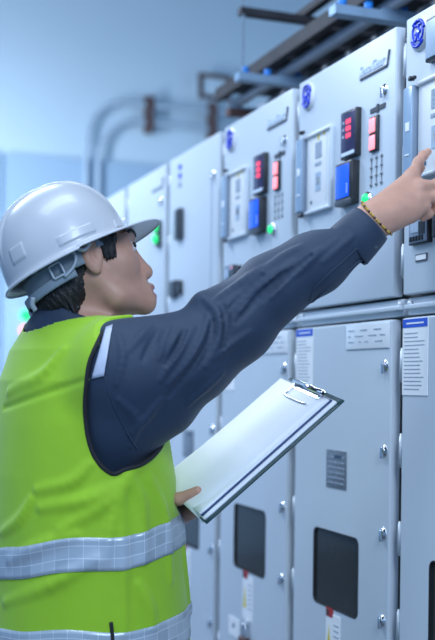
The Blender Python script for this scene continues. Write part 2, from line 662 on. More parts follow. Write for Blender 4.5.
def f_relay_frame(b):
    ubox(b, .335, .466, -.006, .001, 1.757, 1.940, M['faceplate'], 0.003)
    ubox(b, .330, .468, -.012, .001, 1.937, 1.946, M['faceplate'], 0.003)
    ubox(b, .330, .468, -.012, .001, 1.748, 1.757, M['panel'], 0.003)
    ubox(b, .327, .335, -.009, .001, 1.75, 1.945, M['panel'], 0.002)


def f_relay_face(b):
    for (u0, u1, z0, z1, m) in ((.380, .414, 1.880, 1.918, 'ink'), (.380, .416, 1.862, 1.870, 'ink'), (.383, .412, 1.80, 1.845, 'screen_pale'),
                                (.388, .406, 1.814, 1.832, 'faceplate'), (.394, .401, 1.923, 1.940, 'yellow'), (.363, .371, 1.930, 1.938, 'yellow'),
                                (.432, .439, 1.772, 1.780, 'ink_dark'), (.350, .353, 1.77, 1.93, 'panel')):
        ubox(b, u0, u1, -.0072, -.004, z0, z1, M[m])


def f_relay_cover(b):                        # folded-open hinged cover standing out at the far side of the faceplate
    ubox(b, .470, .506, -.016, .001, 1.758, 1.942, M['pillar_dark'], 0.002)
    ubox(b, .471, .505, -.018, -.015, 1.760, 1.940, M['pillar'], 0.001)
    ubox(b, .480, .494, -.0192, -.017, 1.85, 1.868, M['paper'])
    ubox(b, .480, .496, -.0192, -.017, 1.80, 1.803, M['paper'])


def f_relay_clip(b):
    b.cyl((U(.474), -.012, 0), (U(.474), -.022, 0), .005, M['black'], seg=10)
    b.box(U(.484), U(.462), -.020, -.012, -.0035, .0035, M['black'], .0015)


def f_switch(b):                             # black meter with terminals below the relay
    ubox(b, .414, .489, -.011, .001, 1.616, 1.674, M['black'], 0.002)
    ubox(b, .372, .400, -.011, .001, 1.622, 1.668, M['black'], 0.002)


def f_switch_face(b):
    ubox(b, .417, .486, -.0125, -.010, 1.619, 1.671, M['pillar_dark'], 0.001)
    ubox(b, .448, .478, -.0135, -.011, 1.640, 1.664, M['screen_pale'])
    ubox(b, .424, .446, -.0137, -.011, 1.634, 1.660, M['black'])
    for k in range(5):
        ubox(b, .430 + k * .011, .436 + k * .011, -.015, -.010, 1.622, 1.632, M['black'])
    ubox(b, .4235, .428, -.0140, -.011, 1.664, 1.668, M['led_red'])


def f_slot(b):
    ubox(b, .432, .476, -.0025, .001, 1.582, 1.597, M['darkgrey'])
    ubox(b, .4345, .4735, -.0032, .001, 1.5845, 1.5945, M['paper'])


def f_notice(b):
    ubox(b, .425, .524, -.0015, .001, 1.310, 1.468, M['paper'])
    ubox(b, .4265, .5225, -.0021, .001, 1.449, 1.4665, M['paper_blue'])
    ubox(b, .440, .508, -.0026, .001, 1.456, 1.459, M['paper'])
    rr = random.Random(2)
    for i in range(15):
        z = 1.437 - i * .0082
        ubox(b, .435 + rr.random() * .03, .517, -.0019, .001, z - .0011, z + .0011, M['ink'])


def f_label(b):
    ubox(b, .049, .247, -.0025, .001, 1.410, 1.465, M['white_enamel'], .0008)
    rr = random.Random(5)
    for i in range(3):
        z = 1.452 - i * .013
        u = .235
        while u > .07:
            w = .01 + rr.random() * .03
            ubox(b, max(.06, u - w), u, -.0032, .001, z - .0012, z + .0012, M['ink'])
            u -= w + .012 + rr.random() * .02


def f_nameplate(b):
    ubox(b, .241, .343, -.002, .001, 1.088, 1.176, M['greyplate'], .0005)
    for i in range(6):
        ubox(b, .25, .334, -.0026, .001, 1.098 + i * .012, 1.101 + i * .012, M['ink'])
    ubox(b, .262, .30, -.0027, .001, 1.158, 1.165, M['ink_dark'])


def f_sticker(b):
    ubox(b, .262, .335, -.0015, .001, .668, .790, M['paper'])
    ubox(b, .300, .334, -.0022, .001, .782, .803, M['red'])
    ubox(b, .318, .332, -.0027, .001, .786, .799, M['clamp'])
    b.poly([(U(.329), -.002, .700), (U(.308), -.002, .700), (U(.3185), -.002, .762)], M['yellow'], .0025, (0, 1, 0))
    for i in range(6):
        ubox(b, .268, .295, -.002, .001, .70 + i * .013, .703 + i * .013, M['ink'])


def f_padlock(b):
    b.tube(smooth_pts([(U(.284), -.012, .618), (U(.284), -.012, .645), (U(.295), -.012, .660), (U(.306), -.012, .645), (U(.306), -.012, .618)], 5), .004, M['chrome'], 8)
    ubox(b, .274, .316, -.022, -.002, .575, .622, M['clamp'], .004)
    ubox(b, .285, .305, -.006, .001, .655, .668, M['steel'], .001)


def f_card(b):
    ubox(b, .36, .44, -.0015, .001, .60, .655, M['paper'])
    ubox(b, .395, .408, -.002, .001, .625, .638, M['ink_dark'])


def f_topscreen(b):
    ubox(b, .28, .428, -.014, .001, 1.974, 2.060, M['black'], 0.003)
    ubox(b, .286, .423, -.016, -.012, 1.980, 2.054, M['screen_pale'], 0.001)


def f_tallhandle(b):
    ubox(b, .371, .432, -.014, .001, 1.808, 1.910, M['darkgrey'], 0.003)
    ubox(b, .374, .400, -.018, -.012, 1.815, 1.903, M['black'], 0.003)


def f_bluemark(b):
    for z in (1.985, 2.015, 2.045):
        ubox(b, .40, .425, -.003, .001, z, z + .014, M['logo_blue'] if z > 2 else M['ink'])


def f_seam(b):
    ubox(b, .098, .102, -.0015, .001, 1.56, 1.97, M['ink'])


def f_twolamp(b):
    ubox(b, .075, .125, -.012, .001, 1.81, 1.90, M['darkgrey'], .003)
    for z in (1.835, 1.876):
        b.sphere((U(.10), -.016, z), 0.017, M['led_green'], (1, .7, 1))


CAB_LABELS = [
    'nearest grey switchgear cabinet, whose relay the worker is touching',
    'second nearest grey switchgear cabinet, with blue meter screen beside his wrist',
    'grey switchgear cabinet above his raised forearm, third in the row',
    'pale switchgear cabinet with tall black handle and no relay',
    'far pale switchgear cabinet with twin green lamps at the helmet peak',
    'pale switchgear cabinet just past the twin green lamps, behind the helmet',
    'second to last pale switchgear cabinet, at the far end of the row',
    'last pale switchgear cabinet, ending the row at the far wall',
]
for ci, lab in enumerate(CAB_LABELS):
    k = ci - 1                              # offset of the cabinet's near edge along the row
    base = wp(PITCH * (k + 0.5), 0, 0)
    t = thing('switchgear_cabinet', lab, 'electrical cabinet', base, -(PI / 2 - TH), 'switchgear cabinets in the row')
    part('body', 'body', t, f_body)
    up = part('updoor', 'upper_door', t, f_updoor)
    lo = part('lowdoor', 'lower_door', t, f_lowdoor)
    wn = part('window', 'window_gasket', lo, f_window)
    part('pane', 'window_pane', lo, f_pane)['label'] = 'smoked glass window pane'
    for z in (1.371, 1.189, 1.011, 0.824, 0.60, 0.36):
        o = part('latch', 'latch', lo, f_latch)
        o.location = (U(.066), 0, z)
    o = part('latch', 'latch', up, f_latch)
    o.location = (U(.084), 0, 1.968)
    for z in (1.372, 1.193, 1.009, .825, .55):
        o = part('hinge', 'hinge', lo, f_hinge)
        o.location = (U(.5345), 0.004, z)
    for z in (1.59, 1.80, 2.01):
        o = part('hinge', 'hinge', up, f_hinge)
        o.location = (U(.5345), 0.004, z)
    if ci <= 4:
        part('notice', 'notice', lo, f_notice)['label'] = 'paper notice with blue header'
        part('label', 'label_plate', lo, f_label)
        part('nameplate', 'nameplate', lo, f_nameplate)
        part('sticker', 'warning_sticker', lo, f_sticker)['label'] = 'white sticker with yellow triangle and red corner'
    if ci == 2:
        part('padlock', 'padlock', lo, f_padlock)
        part('card', 'card', lo, f_card)
    if ci <= 2:
        bd = part('badge', 'badge', up, f_badge)
        part('badge_mark', 'badge_mark', up, f_badge_mark)['label'] = 'blue script monogram'
        part('logo', 'logo_lettering', up, f_logo)
        part('logo_line', 'logo_underline', up, f_logo_line)
        part('tape', 'name_strip', up, f_tape)
        ds = part('display', 'digital_display', up, f_display)
        part('display_face', 'display_face', up, f_display_face)['label'] = 'display face with red digits'
        part('bar', 'indicator_bar', up, f_bar)
        for z in (1.900, 1.862):
            o = part('bar_led', 'red_indicator', up, f_bar_led)
            o.location = (0, 0, z)
        part('lamps', 'test_terminals', up, f_lamps)
        part('green', 'lamp_bezel', up, f_green)
        part('green_lens', 'green_lamp', up, f_green_lens)
        part('meterbox', 'power_meter', up, f_meterbox)
        part('meter_screen', 'meter_screen', up, f_meter_screen)['label'] = 'lit blue meter screen'
        part('relay_frame', 'protection_relay', up, f_relay_frame)
        part('relay_face', 'relay_print', up, f_relay_face)
        part('relay_cover', 'relay_cover', up, f_relay_cover)['label'] = 'folded blue relay cover'
        for z in (1.955, 1.748):
            o = part('relay_clip', 'relay_clip', up, f_relay_clip)
            o.location = (0, 0, z)
        part('switch', 'terminal_meter', up, f_switch)
        part('switch_face', 'terminal_face', up, f_switch_face)
        part('slot', 'label_holder', up, f_slot)
    if ci == 0:
        part('topscreen', 'recorder_display', up, f_topscreen)
    if ci == 3:
        part('tallhandle', 'door_handle', up, f_tallhandle)
        part('bluemark', 'blue_marks', up, f_bluemark)
        part('seam', 'door_seam', up, f_seam)
        part('switch', 'terminal_meter', up, f_switch)
    if ci == 4:
        part('twolamp', 'twin_lamp', up, f_twolamp)['label'] = 'two lit green lamps'
        part('switch', 'terminal_meter', up, f_switch)
        part('logo_line', 'logo_underline', up, f_logo_line)
#PERSON
# ------------------------------------------------------------------ signed-distance modelling for the figure
A3 = lambda p: np.array(p, float)


def nrm(v):
    v = A3(v)
    return v / np.linalg.norm(v)


class Field:
    """smooth union / cut of primitives; every primitive is a function P(n,3) -> distance"""

    def __init__(self):
        self.ops = []

    def add(self, f, k=0.01, op='u'):
        self.ops.append((op, f, k))
        return self

    def __call__(self, P):
        d = np.full(len(P), 9.0)
        for op, f, k in self.ops:
            e = f(P)
            if op == 'u':
                h = np.maximum(k - np.abs(d - e), 0) / k
                d = np.minimum(d, e) - h * h * k * 0.25
            elif op == 's':
                e = -e
                h = np.maximum(k - np.abs(d - e), 0) / k
                d = np.maximum(d, e) + h * h * k * 0.25
            elif op == 'i':
                h = np.maximum(k - np.abs(d - e), 0) / k
                d = np.maximum(d, e) + h * h * k * 0.25
            elif op == 'd':                      # displacement
                d = d - e
        return d


def pruned(F_, P, cell):
    """F_(P), but every small block of points only meets the primitives near it"""
    key = np.floor(P / cell).astype(np.int64)
    key -= key.min(0)
    dim = key.max(0) + 1
    code = (key[:, 0] * dim[1] + key[:, 1]) * dim[2] + key[:, 2]
    order = np.argsort(code, kind='stable')
    cs_, start = np.unique(code[order], return_index=True)
    end = np.append(start[1:], len(P))
    cen = np.array([P[order[a:b_]].mean(0) for a, b_ in zip(start, end)])
    R_ = cell * 1.0
    vals = [f(cen) if op == 'u' else None for op, f, k in F_.ops]
    dmin = np.min([v for v in vals if v is not None], axis=0)
    use = [np.ones(len(cen), bool) if v is None else v < dmin + 2.4 * R_ + k for v, (op, f, k) in zip(vals, F_.ops)]
    use = np.array(use)
    out = np.empty(len(P))
    # blocks that meet the same primitives are evaluated together
    sig = {}
    for j in range(len(cen)):
        sig.setdefault(use[:, j].tobytes(), []).append(j)
    for js in sig.values():
        ids = np.concatenate([order[start[j]:end[j]] for j in js])
        g_ = Field()
        g_.ops = [o for o, u in zip(F_.ops, use[:, js[0]]) if u]
        out[ids] = g_(P[ids])
    return out


def sph(c, r):
    c = A3(c)
    return lambda P: np.linalg.norm(P - c, axis=1) - r


def cone(a, b, r1, r2):
    a, b = A3(a), A3(b)
    ab = b - a
    L2 = ab @ ab

    def f(P):
        t = np.clip((P - a) @ ab / L2, 0, 1)
        return np.linalg.norm(P - a - t[:, None] * ab, axis=1) - (r1 + (r2 - r1) * t)
    return f


def ell(c, R, rad):
    """ellipsoid; columns of R are its axes"""
    c, rad = A3(c), A3(rad)
    R = np.array(R, float)

    def f(P):
        q = (P - c) @ R
        k0 = np.linalg.norm(q / rad, axis=1)
        k1 = np.linalg.norm(q / rad ** 2, axis=1)
        return k0 * (k0 - 1) / np.maximum(k1, 1e-6)
    return f


def chain(f, pts, rads, k=0.01, k0=None):
    for i in range(len(pts) - 1):
        f.add(cone(pts[i], pts[i + 1], rads[i], rads[i + 1]), k0 if (i == 0 and k0) else k)


def grad(f, P, e=8e-4):
    g = np.empty_like(P)
    for a in range(3):
        d = np.zeros(3)
        d[a] = e
        g[:, a] = f(P + d) - f(P - d)
    return g / (np.linalg.norm(g, axis=1)[:, None] + 1e-12)


def net(f, lo, hi, h, relax=1):
    """surface nets on a sparse grid"""
    lo, hi = A3(lo), A3(hi)
    B = 8
    nb = np.ceil((hi - lo) / (h * B)).astype(int)
    n = nb * B
    bi = np.stack(np.meshgrid(*[np.arange(k) for k in nb], indexing='ij'), -1).reshape(-1, 3)
    cen = lo + (bi * B + B / 2 - .5) * h
    dc = f(cen)
    act = np.abs(dc) < B * h * 1.15 + 0.012
    V = np.empty(tuple(n), np.float32)
    Vb = V.reshape(nb[0], B, nb[1], B, nb[2], B).transpose(0, 2, 4, 1, 3, 5)
    Vb[bi[:, 0], bi[:, 1], bi[:, 2]] = np.sign(dc)[:, None, None, None]
    off = np.stack(np.meshgrid(*[np.arange(B)] * 3, indexing='ij'), -1).reshape(-1, 3)
    ai = bi[act]
    for c0 in range(0, len(ai), 6000):
        cb = ai[c0:c0 + 6000]
        P = (lo + (cb[:, None, :] * B + off[None]) * h).reshape(-1, 3)
        Vb[cb[:, 0], cb[:, 1], cb[:, 2]] = pruned(f, P, B * h).reshape(len(cb), B, B, B)
    S = V < 0
    c8 = [(i, j, k) for i in (0, 1) for j in (0, 1) for k in (0, 1)]
    sl = lambda o: tuple(slice(o[a], n[a] - 1 + o[a]) for a in range(3))
    any_ = np.zeros(tuple(n - 1), bool)
    all_ = np.ones(tuple(n - 1), bool)
    for o in c8:
        any_ |= S[sl(o)]
        all_ &= S[sl(o)]
    cells = np.argwhere(any_ & ~all_)
    idx = np.full(tuple(n - 1), -1, np.int32)
    idx[cells[:, 0], cells[:, 1], cells[:, 2]] = np.arange(len(cells))
    val = {o: V[cells[:, 0] + o[0], cells[:, 1] + o[1], cells[:, 2] + o[2]] for o in c8}
    acc = np.zeros((len(cells), 3))
    cnt = np.zeros(len(cells))
    for o in c8:
        for a in range(3):
            if o[a] == 0:
                q = list(o)
                q[a] = 1
                q = tuple(q)
                v0, v1 = val[o], val[q]
                m = (v0 < 0) != (v1 < 0)
                t = v0[m] / (v0[m] - v1[m])
                p = np.tile(np.array(o, float), (m.sum(), 1))
                p[:, a] = t
                acc[m] += p
                cnt[m] += 1
    X = lo + (cells + acc / cnt[:, None]) * h
    faces = []
    for a in range(3):
        b, c = (a + 1) % 3, (a + 2) % 3
        s0 = [slice(1, n[k] - 1) for k in range(3)]
        s1 = list(s0)
        s0[a] = slice(0, n[a] - 1)
        s1[a] = slice(1, n[a])
        A_, B_ = S[tuple(s0)], S[tuple(s1)]
        g = np.argwhere(A_ != B_)
        base = np.array([1, 1, 1])
        base[a] = 0
        g = g + base
        ins = S[g[:, 0], g[:, 1], g[:, 2]]

        def cid(db, dc_):
            q = g.copy()
            q[:, b] -= db
            q[:, c] -= dc_
            return idx[q[:, 0], q[:, 1], q[:, 2]]
        Q = np.stack([cid(1, 1), cid(0, 1), cid(0, 0), cid(1, 0)], 1)
        Q[~ins] = Q[~ins][:, ::-1]
        faces.append(Q)
    Fq = np.concatenate(faces)
    Fq = Fq[(Fq >= 0).all(1)]
    for _ in range(relax):
        e_ = 8e-4
        n_ = len(X)
        Y = np.concatenate([X] + [X + e_ * np.eye(3)[a] for a in range(3)])
        v_ = pruned(f, Y, B * h)
        d = v_[:n_]
        g_ = np.stack([v_[n_ * (a + 1):n_ * (a + 2)] - d for a in range(3)], 1)
        g_ /= np.linalg.norm(g_, axis=1)[:, None] + 1e-12
        X = X - np.clip(d, -h * .6, h * .6)[:, None] * g_
    return X, Fq


def np_mesh(name, X, Q, mats, midx=None):
    me = bpy.data.meshes.new(name)
    Q = np.asarray(Q)
    me.vertices.add(len(X))
    me.vertices.foreach_set('co', np.asarray(X, np.float32).ravel())
    me.loops.add(Q.size)
    me.loops.foreach_set('vertex_index', Q.astype(np.int32).ravel())
    me.polygons.add(len(Q))
    me.polygons.foreach_set('loop_start', np.arange(0, Q.size, Q.shape[1], dtype=np.int32))
    if midx is not None:
        me.polygons.foreach_set('material_index', midx.astype(np.int32))
    me.polygons.foreach_set('use_smooth', np.ones(len(Q), bool))
    me.update(calc_edges=True)
    me.validate()
    for m in mats:
        me.materials.append(m)
    return me


def grid_mesh(name, G, mats, closed_u=False, uv=True, midx=None):
    """G[v][u] points -> quad sheet with uv"""
    G = np.asarray(G, float)
    nv, nu = G.shape[:2]
    me_v = [tuple(p) for p in G.reshape(-1, 3)]
    fs, uvs = [], []
    for j in range(nv - 1):
        for i in range(nu if closed_u else nu - 1):
            k = (i + 1) % nu
            fs.append((j * nu + i, j * nu + k, (j + 1) * nu + k, (j + 1) * nu + i))
            uvs += [(i, j), (i + 1, j), (i + 1, j + 1), (i, j + 1)]
    me = bpy.data.meshes.new(name)
    me.from_pydata(me_v, [], fs)
    if uv:
        l = me.uv_layers.new(name='UVMap')
        l.data.foreach_set('uv', np.array(uvs, np.float32).ravel())
    for m in mats:
        me.materials.append(m)
    if midx is not None:
        me.polygons.foreach_set('material_index', np.asarray(midx, np.int32))
    finish(me, True)
    return me


def solidify(o, t, offset=-1):
    m = o.modifiers.new('thickness', 'SOLIDIFY')
    m.thickness = t
    m.offset = offset


def hit(px, py, f, d0=1.6, d1=2.8):
    """nearest surface point of f along the sight line through a measured picture point"""
    r0 = at(px, py, 1.0)
    o_ = np.array([0, 0, EYE])
    dr = nrm(r0 - o_)
    ts = np.linspace(d0, d1, 900)
    P = o_ + ts[:, None] * dr
    v = f(P)
    w = np.where(v < 0)[0]
    if not len(w):
        return P[np.argmin(v)]
    i = w[0]
    a, b_ = ts[i - 1], ts[i]
    for _ in range(25):
        m_ = (a + b_) / 2
        if f((o_ + m_ * dr)[None])[0] < 0:
            b_ = m_
        else:
            a = m_
    return o_ + b_ * dr


def frame(yaw, pitch=0.0, roll=0.0):
    c, s_, cp, sp = math.cos(yaw), math.sin(yaw), math.cos(pitch), math.sin(pitch)
    fw = A3((c * cp, s_ * cp, sp))
    lf = A3((-s_, c, 0))
    up = np.cross(fw, lf)
    if roll:
        lf, up = lf * math.cos(roll) + up * math.sin(roll), up * math.cos(roll) - lf * math.sin(roll)
    return np.stack([fw, lf, up], 1)


# materials of the figure
M['skin'] = mat('skin', (0.56, 0.30, 0.205), 0.5, sss=0.12, var=(45, 0.06), bump=(260, 0.10, 0.002), spec=0.4)
M['lips'] = mat('lips', (0.42, 0.16, 0.14), 0.42, sss=0.1, var=(60, 0.06))
M['hair'] = mat('black_hair', (0.012, 0.010, 0.010), 0.42, bump=(320, 0.6, 0.004), var=(120, 0.4))
M['eye_white'] = mat('eye_white', (0.72, 0.70, 0.68), 0.2, var=(30, 0.03))
M['iris'] = mat('dark_iris', (0.02, 0.012, 0.008), 0.1, var=(60, 0.2))
M['shirt'] = mat('slate_blue_cotton', (0.014, 0.032, 0.064), 0.68, sheen=0.12, var=(28, 0.06), bump=(420, 0.25, 0.0015))
M['trousers'] = mat('dark_trousers', (0.03, 0.04, 0.06), 0.85, var=(28, 0.08), bump=(400, 0.2, 0.0015))
M['vest'] = mat('hivis_yellow_fabric', (0.31, 0.55, 0.012), 0.75, sheen=0.2, var=(14, 0.04), bump=(500, 0.2, 0.0012))
M['piping'] = mat('black_binding', (0.012, 0.013, 0.016), 0.8, var=(100, 0.2))
M['stripe'] = mat('pale_reflective_strip', (0.52, 0.56, 0.66), 0.4, var=(60, 0.05))
M['helmet'] = mat('white_helmet_plastic', (0.47, 0.49, 0.51), 0.34, coat=0.15, var=(4, 0.01))
M['suspension'] = mat('grey_suspension_webbing', (0.22, 0.27, 0.31), 0.6, var=(80, 0.12), bump=(500, 0.2, 0.001))
M['suspension_light'] = mat('grey_buckle_plastic', (0.40, 0.45, 0.50), 0.35, var=(80, 0.08))
M['shoe'] = mat('black_leather', (0.015, 0.014, 0.013), 0.4, var=(30, 0.2))


def reflective_mat():
    m = bpy.data.materials.new('reflective_tape')
    m.use_nodes = True
    nt = m.node_tree
    b = nt.nodes['Principled BSDF']
    b.inputs['Roughness'].default_value = 0.35
    b.inputs['Metallic'].default_value = 0.25
    uv = nt.nodes.new('ShaderNodeUVMap')
    br = nt.nodes.new('ShaderNodeTexBrick')
    br.offset = 0.0
    br.inputs['Color1'].default_value = (0.40, 0.46, 0.50, 1)
    br.inputs['Color2'].default_value = (0.52, 0.58, 0.62, 1)
    br.inputs['Mortar'].default_value = (0.78, 0.82, 0.85, 1)
    br.inputs['Scale'].default_value = 1.0
    br.inputs['Mortar Size'].default_value = 0.10
    br.inputs['Mortar Smooth'].default_value = 0.3
    br.inputs['Bias'].default_value = 0.0
    br.inputs['Brick Width'].default_value = 5.6
    br.inputs['Row Height'].default_value = 3.0
    nt.links.new(uv.outputs['UV'], br.inputs['Vector'])
    nt.links.new(br.outputs['Color'], b.inputs['Base Color'])
    return m


M['reflective'] = reflective_mat()

# ------------------------------------------------------------------ the worker
person = thing('person', 'worker in yellow hi-vis vest over slate shirt, pointing at a relay', 'person', (-0.25, 2.18, 0))
PINV = Matrix.Translation((0.25, -2.18, 0))


def plink(name, me, parent=None, label=None):
    """link under the worker; meshes are modelled in room coordinates"""
    if parent is None:
        me.transform(PINV)
        o = link(name, me, person)
    else:
        me.transform(PINV)
        o = link(name, me, parent)
    if label:
        o['label'] = label
    return o


YT = math.radians(32)
RT = frame(YT)
FW, LF = RT[:, 0], RT[:, 1]
ZK = np.array([.70, .78, .85, .95, 1.05, 1.15, 1.25, 1.33, 1.39, 1.44, 1.48])


def torso(aK, bK, top):
    """lofted elliptical trunk"""
    def f(P):
        z = P[:, 2]
        zc = np.clip(z, ZK[0], top)
        a = np.interp(zc, ZK, aK)
        b_ = np.interp(zc, ZK, bK)
        cx = np.interp(zc, [.8, 1.1, 1.3, 1.45], [-.250, -.262, -.275, -.285])
        cy = np.interp(zc, [.8, 1.3, 1.45], [2.185, 2.185, 2.19])
        qx, qy = P[:, 0] - cx, P[:, 1] - cy
        u = qx * FW[0] + qy * FW[1]
        v = qx * LF[0] + qy * LF[1]
        k0 = np.sqrt((u / a) ** 2 + (v / b_) ** 2)
        k1 = np.sqrt((u / a ** 2) ** 2 + (v / b_ ** 2) ** 2)
        d = k0 * (k0 - 1) / np.maximum(k1, 1e-4)
        d = np.where(k0 < .3, -np.minimum(a, b_) * (1 - k0), d)
        return np.maximum(d, np.maximum(z - top, ZK[0] - z) * 1.0)
    return f


SR = at(120, 372, 2.035)            # shoulder joints, elbows, wrists
ER = at(258, 300, 2.075)
WRI = at(371, 221, 2.07)
SL = A3((-.362, 2.335, 1.345))
EL = A3((-.335, 2.50, 1.115))
NB = A3((-.288, 2.185, 1.42))       # neck base
HC = at(88, 264, 2.165)             # between the ears
RH = frame(math.radians(13), math.radians(15), math.radians(-5))


def hp(x, y, z):
    return HC + RH @ A3((x, y, z))


# ---- body -----------------------------------------------------------------
body = Field()
HXB = lambda P: (P - HC) @ RH
PH = frame(math.radians(15), math.radians(27), math.radians(-8))
HB = at(72, 261, 2.165)


def hell(c, rad):
    return ell(hp(*c), RH, rad)


body.add(hell((-.008, 0, .040), (.092, .072, .080)), .02)
body.add(hell((.036, 0, -.012), (.058, .062, .085)), .03)
body.add(hell((.050, 0, -.070), (.045, .044, .038)), .03)
for sd in (-1, 1):
    body.add(cone(hp(.004, sd * .056, -.040), hp(.030, sd * .050, -.082), .016, .014), .03)
    body.add(cone(hp(.030, sd * .050, -.082), hp(.086, sd * .012, -.104), .014, .013), .03)
    body.add(sph(hp(.060, sd * .042, -.020), .024), .03)
    body.add(cone(hp(.090, sd * .014, .030), hp(.074, sd * .048, .028), .009, .009), .016)
body.add(cone(hp(.079, -.02, .050), hp(.079, .02, .050), .011, .011), .03)
body.add(hell((.093, 0, -.103), (.012, .017, .013)), .018)
body.add(hell((.092, 0, -.080), (.014, .026, .024)), .02)
for sd in (-1, 1):
    body.add(sph(hp(.103, sd * .033, .008), .017), .012, 's')
    body.add(hell((.078, sd * .033, .0085), (.0125, .0165, .0125)), .005)
body.add(cone(hp(.0855, 0, .014), hp(.105, 0, -.034), .0085, .0105), .012)
body.add(sph(hp(.108, 0, -.043), .0115), .010)
for sd in (-1, 1):
    body.add(sph(hp(.0985, sd * .0125, -.047), .0085), .008)
    body.add(sph(hp(.102, sd * .0065, -.056), .0038), .004, 's')
    body.add(cone(hp(.1075, sd * .002, -.0735), hp(.0925, sd * .021, -.0825), .0068, .0042), .006)
    body.add(cone(hp(.1060, sd * .002, -.0915), hp(.0925, sd * .020, -.0865), .0072, .0042), .006)
body.add(cone(hp(.1135, -.016, -.0830), hp(.1135, .016, -.0830), .0030, .0030), .004, 's')
for sd in (-1, 1):
    RE = RH @ np.array([[.99, sd * .14, 0], [-sd * .14, .99, 0], [0, 0, 1]])
    RE = RE @ np.array([[1, 0, .02], [0, 1, 0], [-.02, 0, 1]])
    c = hp(.000, sd * .0790, .004)
    ear = Field()
    ear.add(ell(c, RE, (.0205, .0105, .035)), .004)
    ear.add(ell(c - RE @ A3((-.003, -sd * .0115, .001)), RE, (.0115, .0080, .0215)), .004, 's')
    ear.add(ell(c + RE @ A3((.006, sd * .002, -.003)), RE, (.0035, .006, .012)), .004)
    ear.add(ell(c + RE @ A3((.002, sd * .001, -.030)), RE, (.009, .006, .009)), .006)
    body.add(ear, .005)
body.add(cone(hp(-.030, 0, -.030), NB + A3((-.01, 0, .0)), .056, .062), .03)
body.add(cone(hp(.010, 0, -.060), NB + A3((.035, .015, -.01)), .044, .05), .03)
TB_a = [.12, .125, .12, .108, .105, .11, .115, .11, .095, .07, .05]
TB_b = [.165, .17, .17, .155, .15, .155, .165, .165, .14, .09, .06]
body.add(torso(TB_a, TB_b, 1.44), .05)
body.add(cone(NB + A3((0, 0, -.02)), SR, .05, .052), .05)
body.add(cone(NB + A3((0, 0, -.02)), SL, .05, .052), .05)
chain(body, [SR, at(188, 360, 2.055), at(250, 312, 2.07), at(300, 273, 2.075), WRI], [.052, .046, .040, .040, .027], .02)
for sd in (-1, 1):                                              # legs
    hj = A3((-.25, 2.185, .86)) + LF * sd * .088
    chain(body, [hj, hj + FW * .03 + A3((0, 0, -.42)), hj + FW * -.01 + A3((0, 0, -.78))], [.082, .052, .036], .03)

def under_hat(P):
    q = (P - HB) @ PH
    ax_ = np.where(q[:, 0] > 0, .124, .137) * .95
    k_ = np.sqrt((q[:, 0] / ax_) ** 2 + (q[:, 1] / .110) ** 2 + (np.maximum(q[:, 2], 0) / .142) ** 2)
    return np.where(q[:, 2] > -.002, (k_ - 1) * .11, -.05)


body.add(lambda P: np.where(np.linalg.norm(P - HB, axis=1) < .21, under_hat(P), -.05), .003, 'i')
# right hand: metacarpals, index stretched to the relay, the other fingers bent
KN = [at(411, 177, 2.118), at(420, 188, 2.105), at(418.5, 201, 2.098), at(413, 211, 2.095)]
for i, (kn, r) in enumerate(zip(KN, (.0145, .0145, .0135, .0125))):
    w = WRI + (i - 1.5) * A3((.002, -.004, -.009))
    body.add(cone(w, kn, .021, r), .018)
body.add(cone(WRI, WRI + .4 * (KN[2] - WRI), .028, .026), .02)
body.add(cone(WRI + .25 * (KN[3] - WRI), at(409, 214, 2.10), .018, .016), .02)
FTIP = at(427.2, 151.8, 2.158)
i1 = KN[0] + .47 * (FTIP - KN[0]) + A3((-.004, -.010, .004))
i2 = KN[0] + .76 * (FTIP - KN[0]) + A3((-.003, -.006, .003))
chain(body, [KN[0], i1, i2, FTIP], [.0115, .0098, .0088, .0072], .006, .012)
chain(body, [KN[1], at(437, 184, 2.112), at(441, 195, 2.128), at(436, 203, 2.135)], [.0118, .0102, .009, .0078], .006, .012)
chain(body, [KN[2], at(433, 197, 2.105), at(437, 207, 2.118), at(431, 212, 2.122)], [.0112, .0098, .0088, .0076], .006, .012)
chain(body, [KN[3], at(424, 207, 2.095), at(428, 214, 2.106), at(422, 218, 2.110)], [.0102, .0088, .008, .007], .006, .012)
chain(body, [at(386, 205, 2.11), at(400, 192, 2.155), at(412, 178, 2.168), at(420, 168, 2.172)], [.017, .0125, .0105, .0085], .008, .02)
for kn in KN:
    body.add(sph(kn + A3((-.003, -.005, .002)), .0085), .01)

# clipboard frame (needed by the left hand)
CB_TR, CB_BR, CB_TL = at(343, 400, 2.09), at(205, 523, 2.03), at(286, 383, 2.29)
CL = nrm(CB_TR - CB_BR)                          # along the board, towards the clip
cs = CB_TR - CB_TL
CS = nrm(cs - CL * (cs @ CL))                    # across, towards the near edge
CN = np.cross(CL, CS)
if CN[1] > 0:
    CN = -CN
LEN, WID = float(np.linalg.norm(CB_TR - CB_BR)), 0.232


def cb(l, w, h=0.0):
    """l from the bottom end, w from the far edge, h above the board"""
    return CB_BR + CL * l + CS * (w - WID) + CN * h


